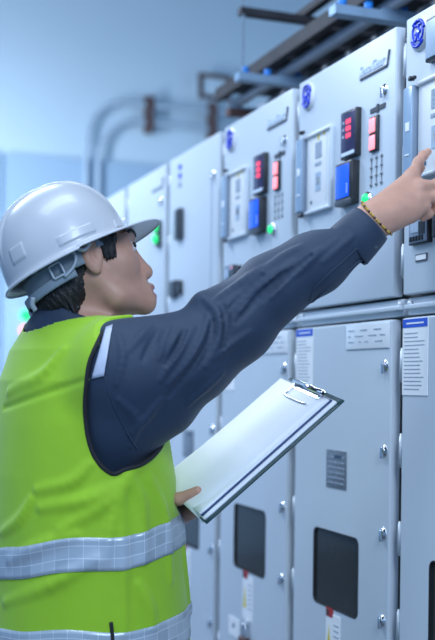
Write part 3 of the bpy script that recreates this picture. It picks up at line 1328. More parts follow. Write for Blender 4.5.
WL = cb(-.045, .045, -.035)
chain(body, [SL, SL + .5 * (EL - SL), EL, EL + .35 * (WL - EL), WL], [.054, .047, .039, .040, .027], .02)
KL = [cb(.040, .030, -.030), cb(.030, .055, -.034), cb(.018, .078, -.034), cb(.004, .098, -.032)]
for i, (kn, r) in enumerate(zip(KL, (.0145, .0145, .0135, .0125))):
    body.add(cone(WL, kn, .022, r), .018)
for i, kn in enumerate(KL):
    a = cb(.052 - .012 * i, .066 + .026 * i, -.024)
    b_ = cb(.050 - .012 * i, .095 + .026 * i, -.0150)
    c_ = cb(.046 - .012 * i, .113 + .026 * i, -.0125)
    chain(body, [kn, a, b_, c_], [.0112, .0098, .0088, .0075], .006, .012)
TH_TIP = hit(196.5, 490.5, lambda P: (P - cb(0, 0, .0215)) @ CN)
TH_B = hit(178, 499, lambda P: (P - cb(0, 0, .0235)) @ CN)
chain(body, [WL, cb(-.022, .004, -.004), TH_B + 0 * CN, TH_TIP], [.02, .0155, .0115, .0085], .008, .018)
X, Q = net(body, (-.62, 1.93, .05), (.46, 2.62, 1.86), .0027)
cq = X[Q].mean(1)
lq = (cq - HC) @ RH
lip = (lq[:, 0] > .088) & (np.abs(lq[:, 1]) < .022) & (((lq[:, 2] + .0835) / .0135) ** 2 + (lq[:, 1] / .024) ** 2 < 1)
body_ob = plink('body', np_mesh('body', X, Q, [M['skin'], M['lips']], lip.astype(int)))

# eyes and eyebrows
for sd in (-1, 1):
    b = MB()
    c = hp(.0832, sd * .0345, .0085)
    R4 = Matrix([list(r) + [0] for r in RH] + [[0, 0, 0, 1]])
    t_ = bmesh.new()
    bmesh.ops.create_uvsphere(t_, u_segments=20, v_segments=14, radius=.0118)
    b.add(t_, M['eye_white'], True, Matrix.Translation(c) @ R4)
    gz = nrm(RH @ A3((.72, -.66, .16)))
    b.sphere(c + gz * .0062, .0072, M['iris'], seg=16)
    plink('eye', b.mesh('eye'))
    b = MB()
    P = [hp(.096, sd * .014, .031), hp(.0965, sd * .024, .0365), hp(.0905, sd * .036, .0385), hp(.080, sd * .048, .0335)]
    P = [p - .0 * p for p in P]
    P = smooth_pts(P, 5)
    g = [p - body(p[None])[0] * grad(body, p[None])[0] for p in P]
    b.tube(g, .003, M['hair'], 8, rads=[.0022 + .0018 * math.sin(PI * min(1, .15 + .85 * i / len(g))) for i in range(len(g))])
    plink('eyebrow', b.mesh('eyebrow'))
    # upper lid line
    b = MB()
    P = [hp(.0865, sd * .020, .0085), hp(.092, sd * .027, .0145), hp(.0915, sd * .036, .0150), hp(.084, sd * .046, .0105)]
    P = smooth_pts(P, 5)
    b.tube(P, .0015, M['hair'], 6)
    plink('eyelashes', b.mesh('eyelashes'))

# ---- hair -----------------------------------------------------------------
hair = Field()
hair.add(hell((-.012, 0, .040), (.098, .0785, .084)), .02)
hair.add(hell((-.048, 0, -.012), (.068, .066, .062)), .03)
hair.add(hell((-.078, 0, -.042), (.042, .056, .050)), .03)
hair.add(cone(hp(-.058, -.02, -.05), hp(-.058, .02, -.05), .038, .038), .03)
rs = np.random.RandomState(3)
for i in range(46):                                             # locks at the nape
    y = -.062 + .124 * rs.rand()
    x = -.108 + .6 * abs(y) + .014 * rs.rand()
    p0 = hp(x, y, -.030 + .02 * rs.rand())
    p1 = hp(x + .006 + .014 * rs.rand(), y * .93, -.080 - .030 * rs.rand())
    hair.add(cone(p0, p1, .0075, .0022), .006)
for sd in (-1, 1):                                              # sideburns and locks over the temple
    for (x0, z0, x1, z1, r) in ((.028, .050, .034, -.008, .008), (.040, .050, .046, .004, .008), (.050, .05, .056, .016, .007), (.018, .04, .020, .0, .007), (.034, .04, .040, -.016, .007), (.026, .04, .027, -.012, .007), (.030, .05, .036, .0, .010), (.044, .05, .048, .010, .008), (.046, .03, .045, -.016, .0035), (.053, .03, .056, -.006, .003), (.040, .03, .050, -.012, .003), (.060, .058, .064, .030, .006)):
        hair.add(cone(hp(x0, sd * .0735, z0), hp(x1, sd * (.0715 - .16 * max(0, x1 - .03)), z1), r * 1.15, .0022), .006)
for sd in (-1, 1):                                              # clear of the ears and the face
    hair.add(ell(hp(-.003, sd * .086, .000), RH, (.0235, .019, .038)), .004, 's')
cut = Field()
cut.add(lambda P: np.maximum(.066 - HXB(P)[:, 0], HXB(P)[:, 2] - .075), .01)


def face_side(P):
    q = HXB(P)
    edge = np.interp(q[:, 2], [-.12, -.03, -.012, .02, .05, .09], [-.020, -.012, .046, .055, .066, .078])
    return edge - q[:, 0]


hair.add(face_side, .008, 's')


def strands(P):
    q = HXB(P)
    a = np.arctan2(q[:, 1], -q[:, 0] - .01)
    return .0007 * np.sin(a * 46 + 3 * np.sin(q[:, 2] * 60)) + .0007 * np.sin(a * 97 + q[:, 2] * 90)



hair.add(under_hat, .003, 'i')
hair.add(strands, 0, 'd')
X, Q = net(hair, HC - .17, HC + .17, .0026)
plink('hair', np_mesh('hair', X, Q, [M['hair']]), label='short black hair under the hard hat')

# ---- shirt ----------------------------------------------------------------
TS_a = [.15, .145, .14, .135, .135, .138, .138, .13, .112, .08, .06]
TS_b = [.19, .19, .185, .18, .18, .185, .19, .19, .16, .105, .07]
shirt = Field()
shirt.add(torso(TS_a, TS_b, 1.43), .05)
shirt.add(cone(NB + A3((0, 0, -.025)), SR + A3((0, 0, .005)), .060, .070), .05)
shirt.add(cone(NB + A3((0, 0, -.025)), SL, .060, .068), .05)
SRO = at(128, 385, 2.045)
AM = at(190, 362, 2.055)
FM = at(316, 263, 2.075)
CUF = at(363, 229, 2.070)
chain(shirt, [SRO, AM, at(236, 325, 2.07), at(268, 292, 2.075), FM, at(345, 243, 2.072)], [.090, .076, .070, .063, .056, .0465], .02, .045)
shirt.add(cone(at(118, 361, 2.045), at(178, 351, 2.06), .076, .072), .03)
# under-arm cloth and the fold pushed up at the elbow
shirt.add(cone(at(118, 430, 2.05), at(165, 407, 2.06), .065, .056), .04)
shirt.add(cone(at(205, 308, 2.06), at(236, 296, 2.08), .030, .026), .03)
shirt.add(cone(at(262, 275, 2.075), at(300, 252, 2.08), .026, .020), .03)
shirt.add(cone(at(203, 303, 2.05), at(228, 318, 2.035), .021, .018), .008)
WELT = []


def fold(F_, pts, r=.009, depth=.003, k=.018):
    base = [hit(px, py, F_) for px, py in pts]
    P = smooth_pts(base, 4) if len(base) > 2 else base
    n_ = len(P)
    WELT.append((F_, P, r, depth, k))


def apply_folds():
    for F_, P, r, depth, k in WELT:
        g = [grad(F_, A3(p)[None])[0] for p in P]
        n_ = len(P)
        Pn = [A3(p) - gi * depth for p, gi in zip(P, g)]
        rr = [r * (.35 + .65 * math.sin(PI * i / (n_ - 1))) for i in range(n_)]
        sub = Field()
        chain(sub, Pn, rr, .002)
        F_.pending.append((sub, k, 'u' if depth > 0 else 's'))
    for F_ in {id(w[0]): w[0] for w in WELT}.values():
        for sub, k, op in F_.pending:
            F_.add(sub, k, op)
        F_.pending = []
    WELT.clear()


shirt_base = Field()
shirt_base.ops = list(shirt.ops)
shirt.pending = []
for pts, r in (([(150, 326), (140, 336), (128, 350)], .006), ([(168, 328), (163, 342), (158, 358)], .006), ([(178, 330), (173, 342), (168, 354)], .005),
               ([(192, 328), (182, 344), (172, 360), (160, 380)], .007), ([(207, 316), (203, 336), (190, 360), (168, 384)], .007),
               ([(222, 372), (205, 388), (188, 404)], .006), ([(204, 299), (216, 312), (220, 334), (206, 366)], .008),
               ([(270, 264), (240, 282), (214, 300)], .007), ([(276, 270), (250, 290), (226, 312), (216, 330)], .007), ([(292, 262), (268, 285), (240, 312)], .006),
               ([(318, 250), (296, 268), (270, 296)], .006), ([(336, 240), (312, 258), (296, 274)], .005), ([(300, 246), (282, 256), (262, 272)], .006),
               ([(250, 332), (232, 344), (214, 358)], .006), ([(118, 400), (136, 420), (130, 446)], .006), ([(160, 400), (146, 418), (132, 432)], .006),
               ([(118, 335), (122, 356), (116, 384)], .005), ([(352, 236), (336, 250), (322, 262)], .004)):
    fold(shirt, pts, r, .0022, .009)
for pts, r in (([(212, 322), (206, 344), (190, 370), (168, 396)], .006), ([(222, 306), (226, 322), (222, 346)], .005), ([(262, 276), (238, 298), (222, 318)], .005),
               ([(284, 272), (258, 296), (236, 322)], .005), ([(184, 332), (176, 348), (166, 364)], .005), ([(310, 256), (286, 276), (262, 300)], .0045), ([(158, 330), (150, 344), (142, 360)], .0045)):
    fold(shirt, pts, r, -.0012, .008)
apply_folds()
cuffax = nrm(WRI - CUF)
shirt.add(lambda P: (P - (CUF - cuffax * .012)) @ cuffax - .0 if False else np.where(np.linalg.norm(P - CUF, axis=1) < .09, (P - (CUF - cuffax * .010)) @ cuffax, -9.0), .002, 'i')
chain(shirt, [SL, SL + .5 * (EL - SL), EL, EL + .75 * (WL - EL)], [.074, .070, .058, .045], .03, .05)
shirt.add(cone(NB + A3((-.01, 0, .03)), NB + A3((0, 0, .3)), .064, .07), .01, 's')
X, Q = net(shirt, (-.64, 1.90, .88), (.36, 2.64, 1.62), .0029)
shirt_ob = plink('shirt', np_mesh('shirt', X, Q, [M['shirt']]), label='slate blue long sleeved shirt')

# collar band round the neck, turned down
NA = nrm(hp(-.02, 0, -.05) - NB)
cu = nrm(np.cross(A3((-FW[1], FW[0], 0)), NA))
cu = nrm(FW - NA * (FW @ NA))
cl = np.cross(NA, cu)
G = []
CC = NB + A3((0.006, -.002, 0))
prof = [(.067, .018), (.0675, .044), (.068, .058), (.0705, .062), (.074, .060), (.081, .040), (.089, .016), (.097, -.008)]
nu = 72
for (r, h_) in prof:
    row = []
    for i in range(nu):
        a = math.radians(14) + (2 * PI - math.radians(28)) * i / (nu - 1)      # open at the throat
        fr = math.cos(a)                                                       # 1 in front
        hh = h_ - .016 * max(0, fr) + (.004 * math.cos(2 * a) if h_ > .03 else 0)
        row.append(CC + cu * r * 1.04 * math.cos(a) + cl * r * .98 * math.sin(a) + NA * hh)
    G.append(row)
o = plink('collar', grid_mesh('collar', G, [M['shirt']]), shirt_ob)
solidify(o, .0025)

# cuff: turned band round the wrist with a button
ca = cuffax
c1 = nrm(np.cross(ca, A3((0, -1, 0))))            # roughly upwards across the sleeve
c2 = np.cross(ca, c1)
G = []
for (s_, r) in ((-.002, .0345), (-.012, .0365), (-.030, .0385), (-.048, .040), (-.060, .0405), (-.062, .043), (-.058, .0445), (-.030, .0425), (-.006, .0400), (.001, .0385), (-.002, .0345)):
    row = []
    for i in range(48):
        a = 2 * PI * i / 48
        rr = r * (1 + .03 * math.sin(3 * a + 1))
        row.append(CUF + A3((.004, 0, .002)) + ca * (s_ + .012) + c1 * rr * 1.10 * math.cos(a) + c2 * rr * .95 * math.sin(a))
    G.append(row)
cuff_ob = plink('cuff', grid_mesh('cuff', G, [M['shirt']], closed_u=True), shirt_ob)
CUFFP = np.array(G[6:10])
b = MB()
pb = hit(373.5, 247.5, lambda P: np.linalg.norm(np.cross(P - CUF, ca), axis=1) - .0425)
nb_ = nrm(pb - CUF - ca * ((pb - CUF) @ ca))
b.cyl(pb - nb_ * .004, pb + nb_ * .0035, .0062, M['darkgrey'], seg=18, bev=.001)
plink('button', b.mesh('button'), shirt_ob)
# placket strip along the forearm opening
b = MB()
pl = [hit(px, py, shirt) for px, py in ((309, 299), (314, 288), (330, 272), (348, 256), (356, 248))]
pl = smooth_pts(pl, 5)
b.tube([p + 0 * p for p in pl], .0022, M['shirt'], 6)
pl = [hit(px, py, shirt) for px, py in ((309, 299), (311, 302), (325, 290), (345, 272), (362, 258))]
pl = smooth_pts(pl, 5)
b.tube(pl, .0022, M['shirt'], 6)
plink('sleeve_placket', b.mesh('sleeve_placket'), shirt_ob)
# shoulder seam
b = MB()
pl = smooth_pts([hit(px, py, shirt) for px, py in ((104, 376), (109, 395), (116, 412), (124, 428), (131, 441), (137, 449))], 5)
b.tube(pl, .0016, M['shirt'], 6)
plink('shoulder_seam', b.mesh('shoulder_seam'), shirt_ob)

# ---- vest -----------------------------------------------------------------
TV_a = [.20, .198, .194, .188, .182, .172, .158, .145, .122, .09, .068]
TV_b = [.225, .225, .225, .222, .220, .215, .212, .205, .172, .112, .078]
vest = Field()
vest.add(torso(TV_a, TV_b, 1.44), .05)
vest.add(cone(NB + A3((0, 0, -.022)), SR + A3((0, 0, -.002)), .066, .078), .05)
vest.add(cone(NB + A3((0, 0, -.022)), SL + A3((0, 0, -.004)), .066, .070), .05)
vest.add(lambda P: np.maximum.reduce([shirt_base(P) - .0055, torso(TV_a, TV_b, 1.44)(P) - .075, (P - A3((-.27, 2.185, 0))) @ FW - .025]), .012)


def board_gap(P):
    q = P - cb(LEN / 2, WID / 2, .004)
    return np.max(np.abs(np.stack([q @ CL, q @ CS, q @ CN], 1)) - A3((LEN / 2, WID / 2, .010)), axis=1) - .006


vest.add(board_gap, .02, 's')
vest.pending = []
for pts, r in (([(128, 482), (105, 503), (60, 530)], .009), ([(122, 486), (112, 520), (105, 560)], .007), ([(130, 478), (141, 505), (143, 560)], .007),
               ([(118, 484), (84, 500), (40, 508)], .008), ([(10, 560), (40, 545), (75, 535)], .008), ([(150, 480), (165, 520), (170, 580)], .007),
               ([(121, 500), (122, 560), (123, 632)], .006), ([(5, 602), (50, 585), (95, 560)], .008), ([(178, 500), (182, 550), (190, 610)], .006),
               ([(62, 350), (40, 375), (8, 392)], .006), ([(88, 465), (70, 482), (36, 490)], .006),
               ([(30, 500), (18, 520), (2, 532)], .007), ([(138, 585), (148, 605), (153, 630)], .007), ([(126, 476), (152, 452), (165, 440)], .006)):
    fold(vest, pts, r, .0025, .016)
for pts, r in (([(82, 381), (60, 388), (36, 396), (14, 404), (3, 408)], .003),):
    fold(vest, pts, r, -.0004, .010)
apply_folds()
ARM_PX = [(104, 329), (98, 341), (91, 356), (87, 372), (85.5, 388), (84.5, 404), (85.5, 422), (88, 440), (94, 457), (103.5, 469), (114, 474.5), (125, 469)]
arm_pts = [hit(px, py, vest) for px, py in ARM_PX]


def lat(p):
    q = p - A3((-.27, 2.185, 0))
    return np.array([q @ FW, p[2]])


poly = [lat(p) for p in arm_pts]
f_last = poly[-1]
poly += [np.array([f_last[0] + .035, f_last[1] + .008]), np.array([f_last[0] + .095, f_last[1] + .045]), np.array([f_last[0] + .120, f_last[1] + .10]),
         np.array([f_last[0] + .105, f_last[1] + .17]), np.array([f_last[0] + .07, f_last[1] + .22]), np.array([poly[0][0] + .050, poly[0][1] + .012]), np.array([poly[0][0] + .022, poly[0][1] + .010])]
poly = np.array([p[:2] for p in smooth_pts([(p[0], p[1], 0) for p in poly] + [(poly[0][0], poly[0][1], 0)], 5)])[:-1]


def poly_sd(q):
    """signed distance to the armhole outline, negative inside; also the nearest outline point"""
    a = poly
    b_ = np.roll(poly, -1, 0)
    best = np.full(len(q), 1e9)
    near = np.zeros_like(q)
    ins = np.zeros(len(q), bool)
    for p0, p1 in zip(a, b_):
        e = p1 - p0
        w = q - p0
        t = np.clip((w @ e) / (e @ e + 1e-12), 0, 1)
        c = p0 + t[:, None] * e
        d = np.linalg.norm(q - c, axis=1)
        m = d < best
        best[m] = d[m]
        near[m] = c[m]
        cond = ((p0[1] > q[:, 1]) != (p1[1] > q[:, 1]))
        with np.errstate(divide='ignore', invalid='ignore'):
            xi = p0[0] + (q[:, 1] - p0[1]) / (p1[1] - p0[1]) * e[0]
        ins ^= cond & (q[:, 0] < xi)
    return np.where(ins, -best, best), near


PC = poly.mean(0)
LEFT_SC = np.array([.80, .80])
LEFT_OFF = PC - PC * LEFT_SC + np.array([.045, -.045])
X, Q = net(vest, (-.62, 1.88, .74), (.12, 2.52, 1.58), .004)
rel = X - A3((-.27, 2.185, 0))
q2 = np.stack([rel @ FW, X[:, 2]], 1)
ll = rel @ LF
sd_, near = poly_sd(q2)
side = np.abs(ll) > .055
# keep-value: >0 keep.  armholes both sides, neck, hem, open front top
sdl, nearl = poly_sd((q2 - LEFT_OFF) / LEFT_SC)
sdl = sdl * .85
left = ll > 0
near = np.where(left[:, None], nearl * LEFT_SC + LEFT_OFF, near)
hole = np.where(side, np.where(left, sdl, sd_), 1.0)
nd = np.linalg.norm(np.cross(X - NB, NA), axis=1)
neck_r = .099 + .9 * np.clip((X - NB) @ FW - .005, 0, .12)
neckv = np.where(X[:, 2] > 1.36, nd - neck_r, 1.0)
hem = X[:, 2] - .80
keep = np.minimum(np.minimum(hole, neckv), hem)
fk = keep[Q]
sel = (fk > 0).any(1)
Q = Q[sel]
# draw the outermost ring of vertices onto the outline
used_v = np.unique(Q)
for _ in range(2):
    for vi in used_v:
        pass
    break
bad = used_v[keep[used_v] < 0]
d2 = near[bad] - q2[bad]
hb = hole[bad] < 0
Xb = X[bad]
Xb[hb] += d2[hb, :1] * FW + np.stack([0 * d2[hb, 0], 0 * d2[hb, 0], d2[hb, 1]], 1)
nbm = ~hb & (neckv[bad] < 0)
ax = NB + ((Xb[nbm] - NB) @ NA)[:, None] * NA
rd = Xb[nbm] - ax
Xb[nbm] = ax + rd / np.linalg.norm(rd, axis=1)[:, None] * neck_r[bad][nbm][:, None]
X[bad] = Xb
X[bad] -= np.clip(vest(X[bad]), -.01, .01)[:, None] * grad(vest, X[bad])
mp = np.full(len(X), -1)
mp[used_v] = np.arange(len(used_v))
vest_ob = plink('vest', np_mesh('vest', X[used_v], mp[Q], [M['vest']]), label='yellow hi-vis vest')
solidify(vest_ob, .0025, -1)


def project(F_, p, n_=6, off=0.0):
    p = A3(p).copy()
    for _ in range(n_):
        g = grad(F_, p[None])[0]
        p -= (F_(p[None])[0] - off) * g * .8
    return p


# black binding round both armholes and the neck
for sdv in (-1, 1):
    P = []
    for f_, z in (poly if sdv < 0 else poly * LEFT_SC + LEFT_OFF):
        # march in from the side
        o_ = A3((-.27, 2.185, 0)) + FW * f_ + A3((0, 0, z))
        ts = np.linspace(.36, .03, 260)
        L_ = o_ + sdv * ts[:, None] * LF
        v = vest(L_)
        w = np.where(v < .0)[0]
        P.append(L_[w[0]] if len(w) else project(vest, L_[np.argmin(v)]))
    P = np.array(P)
    for _ in range(3):
        P = .5 * P + .25 * (np.roll(P, 1, 0) + np.roll(P, -1, 0))
    b = MB()
    b.tube(list(P), .0042, M['piping'], 8, closed=True)
    plink('armhole_binding', b.mesh('armhole_binding'), vest_ob, label='black binding')


def ring_pts(F_, zf, off, n_=260, steps=9, h0=0., h1=0.):
    rows = []
    for j in range(steps):
        row = []
        dirs = []
        for i in range(n_):
            a = 2 * PI * i / n_
            dirs.append(math.cos(a) * FW + math.sin(a) * LF)
        D_ = np.array(dirs)
        zz = np.array([zf(d_) for d_ in D_]) + h0 + (h1 - h0) * j / (steps - 1)
        c_ = np.stack([np.full(n_, -.262), np.full(n_, 2.185), zz], 1)
        lo_ = np.full(n_, .05)
        hi_ = np.full(n_, .40)
        for _ in range(24):
            mid = (lo_ + hi_) / 2
            v = F_(c_ + D_ * mid[:, None]) - off
            lo_ = np.where(v < 0, mid, lo_)
            hi_ = np.where(v < 0, hi_, mid)
        rows.append(c_ + D_ * hi_[:, None])
    return np.array(rows)


def tilt(z0, t, wv=.006):
    def f(d_):
        a = math.atan2(d_[1], d_[0])
        return z0 + t * d_[0] + wv * math.sin(3 * a + 1.0) + wv * .5 * math.sin(7 * a)
    return f


for z0, t, w in ((1.012, .038, .060), (.848, .020, .060)):
    G = ring_pts(vest, tilt(z0, t), .0022, 280, 9, -w / 2, w / 2)
    o = plink('reflective_band', grid_mesh('reflective_band', G, [M['reflective']], closed_u=True), vest_ob, label='silver reflective band')
    solidify(o, .0012)
b = MB()
P = [project(vest, hit(px, py, vest), off=.002) for px, py in ((110, 622), (111, 630), (112, 645), (113, 660))]
b.tube(smooth_pts(P, 4), .0035, M['piping'], 8)
plink('side_tab', b.mesh('side_tab'), vest_ob, label='black side tab')

# pale strip on the shoulder beside the binding
def strip(c4, off, n1=14, n2=6):
    G = []
    for j in range(n2):
        v = j / (n2 - 1)
        row = []
        for i in range(n1):
            u = i / (n1 - 1)
            a = (1 - u) * A3(c4[0]) + u * A3(c4[3])
            b_ = (1 - u) * A3(c4[1]) + u * A3(c4[2])
            p = (1 - v) * a + v * b_
            row.append(project(shirt, hit(p[0], p[1], shirt), 3, off))
        G.append(row)
    return G


o = plink('shoulder_strip', grid_mesh('shoulder_strip', strip([(105.5, 328), (112, 325.5), (103.5, 376), (91.5, 379)], .003), [M['stripe']]), vest_ob, label='pale reflective shoulder strip')
solidify(o, .0015)

# ---- trousers and shoes ---------------------------------------------------
tr = Field()
tr.add(torso([.14, .142, .14, .13, .1, .1, .1, .1, .1, .1, .1], [.185, .185, .18, .17, .1, .1, .1, .1, .1, .1, .1], .97), .04)
tr.add(lambda P: P[:, 2] - .965, .004, 'i')
for sd in (-1, 1):
    hj = A3((-.25, 2.185, .84)) + LF * sd * .092
    chain(tr, [hj, hj + FW * .03 + A3((0, 0, -.40)), hj + FW * -.01 + A3((0, 0, -.775))], [.098, .075, .062], .03)
X, Q = net(tr, (-.56, 1.85, 0.02), (.06, 2.50, 1.0), .008)
plink('trousers', np_mesh('trousers', X, Q, [M['trousers']]), label='dark work trousers')
for sd in (-1, 1):
    f0 = A3((-.25, 2.185, 0)) + LF * sd * .092
    sh = Field()
    sh.add(cone(f0 - FW * .05 + A3((0, 0, .045)), f0 + FW * .13 + A3((0, 0, .032)), .044, .038), .02)
    sh.add(cone(f0 - FW * .02 + A3((0, 0, .05)), f0 - FW * .01 + A3((0, 0, .11)), .044, .045), .02)
    sh.add(lambda P: .002 - P[:, 2], .004, 'i')
    X, Q = net(sh, f0 + A3((-.25, -.25, -.02)), f0 + A3((.28, .28, .2)), .006)
    plink('shoe', np_mesh('shoe', X, Q, [M['shoe']]))

# ---- beaded bracelet ------------------------------------------------------
bead_y = mat('amber_bead', (0.55, 0.34, 0.04), 0.3, var=(60, 0.1))
bead_b = mat('brown_bead', (0.07, 0.03, 0.02), 0.3, var=(60, 0.1))
b = MB()
bc = WRI + .010 * cuffax
bx = nrm(cuffax + A3((0, -.25, -.06)))
b1 = nrm(np.cross(bx, A3((0, -1, 0))))
b2 = np.cross(bx, b1)
for i in range(44):
    a = 2 * PI * i / 44
    p = bc + (b1 * math.cos(a) + b2 * math.sin(a)) * .031
    g_ = p - body(p[None])[0] * grad(body, p[None])[0]
    dr = nrm(b1 * math.cos(a) + b2 * math.sin(a))
    b.sphere(bc + dr * (max((g_ - bc) @ dr, .026) + .0022), .0026, bead_b if i % 3 == 0 else bead_y, seg=8)
plink('bracelet', b.mesh('bracelet'), label='amber and brown bead bracelet')

# ------------------------------------------------------------------ hard hat
hat = thing('hard_hat', 'white hard hat worn by the worker', 'hard hat', HB)
HATM = Matrix([list(r) + [0] for r in PH] + [[0, 0, 0, 1]])
hat.matrix_world = Matrix.Translation(HB) @ HATM
AX, AXB, AY, AZ = .124, .137, .116, .150


def dome(th, t, off=0.0):
    """th round the head (0 = front), t from rim 0 to crown 1"""
    c, s_ = math.cos(th), math.sin(th)
    ph = t * PI / 2
    rho = math.cos(ph) ** .74
    ax = AX if c > 0 else AXB
    x, y, z = ax * rho * c, AY * rho * s_, AZ * math.sin(ph) ** .96
    nx, ny, nz = x / ax ** 2, y / AY ** 2, z / AZ ** 2
    l = math.sqrt(nx * nx + ny * ny + nz * nz) + 1e-9
    r_ = 0.0
    if t > .12:
        wgt = min(1, (t - .12) / .25)
        for yc in (-.027, 0, .027):
            q = abs(y - yc) / .0092
            r_ = max(r_, .0055 * max(0, 1 - q ** 4) if q < 1 else 0)
        if abs(x) > .118:
            r_ *= max(0, 1 - (abs(x) - .118) / .02)
        r_ *= wgt
    k = (off + r_) / l
    return np.array([x + nx * k, y + ny * k, z + nz * k])


NU = 260
G = []
for (e, dz) in ((1.0, -.0045), (1.0, -.0020), (.96, -.0005), (.66, .0022), (.33, .0032), (0.10, .0050)):      # brim, from its lip inwards
    row = []
    for i in range(NU):
        th = 2 * PI * i / NU
        c = math.cos(th)
        ext = .0115 + .055 * max(0, c) ** 2.2
        p = dome(th, 0)
        dn = nrm((p[0] / AX ** 2, p[1] / AY ** 2, 0))
        droop = -.002 * e * max(0, c) ** 2 - .003 * (max(0, c) ** 2) * (p[1] / AY) ** 2
        row.append(p + dn * ext * e + A3((0, 0, dz + droop - .003 * (1 if c < 0 else 0))))
    G.append(row)
for j in range(0, 44):
    t = .03 + .97 * j / 43
    G.append([dome(2 * PI * i / NU, min(t, .9995)) for i in range(NU)])
shell = link('shell', grid_mesh('shell', G, [M['helmet']], closed_u=True), hat)
solidify(shell, .0028, -1)
# raised accessory plates on the right side
for th0, th1, t0, t1, lab in ((-148, -128, .10, .26, 0), (-104, -62, .045, .14, 0), (-42, -28, .03, .10, 0), (104, 62, .045, .14, 0), (148, 128, .10, .26, 0)):
    G = []
    for j in range(9):
        v = j / 8
        row = []
        for i in range(15):
            u = i / 14
            ed = min(min(u, 1 - u) * 14, min(v, 1 - v) * 8)
            row.append(dome(math.radians(th0 + (th1 - th0) * u), t0 + (t1 - t0) * v, .0022 if ed >= 1 else -.0015))
        G.append(row)
    link('accessory_slot', grid_mesh('accessory_slot', G, [M['helmet']]), hat)


def band(name, z0, z1, rx, ry, a0, a1, m, dip=0.0, x0=0.0, th=.002, n_=60):
    G = []
    for k in range(5):
        v = k / 4
        row = []
        for i in range(n_):
            a = math.radians(a0 + (a1 - a0) * i / (n_ - 1))
            back = max(0, -math.cos(a))
            row.append((x0 + rx * math.cos(a), ry * math.sin(a), z0 + (z1 - z0) * v - dip * back ** 2 + .0015 * math.sin(PI * v)))
        G.append(row)
    o = link(name, grid_mesh(name, G, [m]), hat)
    solidify(o, th)
    return o


band('headband', -.030, .004, .104, .090, -180, 180, M['suspension'], .006, -.006, n_=120)
nape = band('nape_strap', -.046, -.028, .112, .096, 95, 265, M['suspension'], .006, -.010)
band('sweatband', -.012, .006, .112, .097, -70, 70, M['suspension'], 0, 0)


def frame_box(parent, c, ax_u, ax_v, w, h, r, m, name):
    b = MB()
    c, ax_u, ax_v = A3(c), nrm(ax_u), nrm(ax_v)
    P = [c + ax_u * w * su + ax_v * h * sv for su, sv in ((-1, -1), (1, -1), (1, 1), (-1, 1))]
    Q_ = []
    for i in range(4):
        for k in range(6):
            Q_.append(P[i] + (P[(i + 1) % 4] - P[i]) * (.08 + .84 * k / 5))
    b.tube(Q_, r, m, 8, closed=True)
    return b.build(name, parent)


def side_pt(adeg, z, r=1.0, rx=.112, ry=.098, x0=-.008):
    a = math.radians(adeg)
    return A3((x0 + rx * r * math.cos(a), ry * r * math.sin(a), z))


for sgn in (-1, 1):
    p = side_pt(sgn * 112, -.020, 1.02)
    frame_box(hat, p, side_pt(sgn * 100, -.02) - side_pt(sgn * 124, -.02), (0, 0, 1), .0115, .013, .0022, M['suspension_light'], 'buckle')
    b = MB()
    b.tube(smooth_pts([side_pt(sgn * 92, .006, 1.02), side_pt(sgn * 90, -.012, 1.05), side_pt(sgn * 96, -.028, 1.03), side_pt(sgn * 108, -.038, 1.02)], 5), .0030, M['suspension_light'], 8)
    b.build('strap_hook', hat)
    b = MB()
    b.tube(smooth_pts([side_pt(sgn * 86, .000, 1.04), side_pt(sgn * 80, -.008, 1.06), side_pt(sgn * 72, .000, 1.05)], 5), .0042, M['helmet'], 8)
    b.build('strap_anchor', hat)
    b = MB()
    p0, p1 = side_pt(sgn * 150, -.040, 1.03), side_pt(sgn * 158, -.062, 1.02)
    b.tube(smooth_pts([p0, p0 * .5 + p1 * .5 + A3((-.004, 0, 0)), p1], 4), .005, M['suspension_light'], 8)
    b.build('nape_adjuster', hat)
for a in (-140, -40, 40, 140):
    G = []
    for k in range(3):
        v = (k - 1) * .008
        row = []
        for i in range(16):
            t = i / 15 * .93
            p = dome(math.radians(a), t) * A3((.80, .80, .86))
            sd2 = A3((-math.sin(math.radians(a)), math.cos(math.radians(a)), 0))
            row.append(p + sd2 * v + A3((0, 0, -.002)))
        G.append(row)
    o = link('cradle_strap', grid_mesh('cradle_strap', G, [M['suspension']]), hat)
    solidify(o, .0015)

# ------------------------------------------------------------------ clipboard
clip = thing('clipboard', 'clipboard with a thick sheaf of white papers held at the waist', 'clipboard', CB_BR)
CINV = Matrix.Translation(-Vector(CB_BR))
M['board'] = mat('teal_black_board', (0.008, 0.05, 0.052), 0.35, coat=0.3, var=(14, 0.1))
M['board_edge'] = mat('blue_folder', (0.02, 0.05, 0.16), 0.4, var=(14, 0.1))


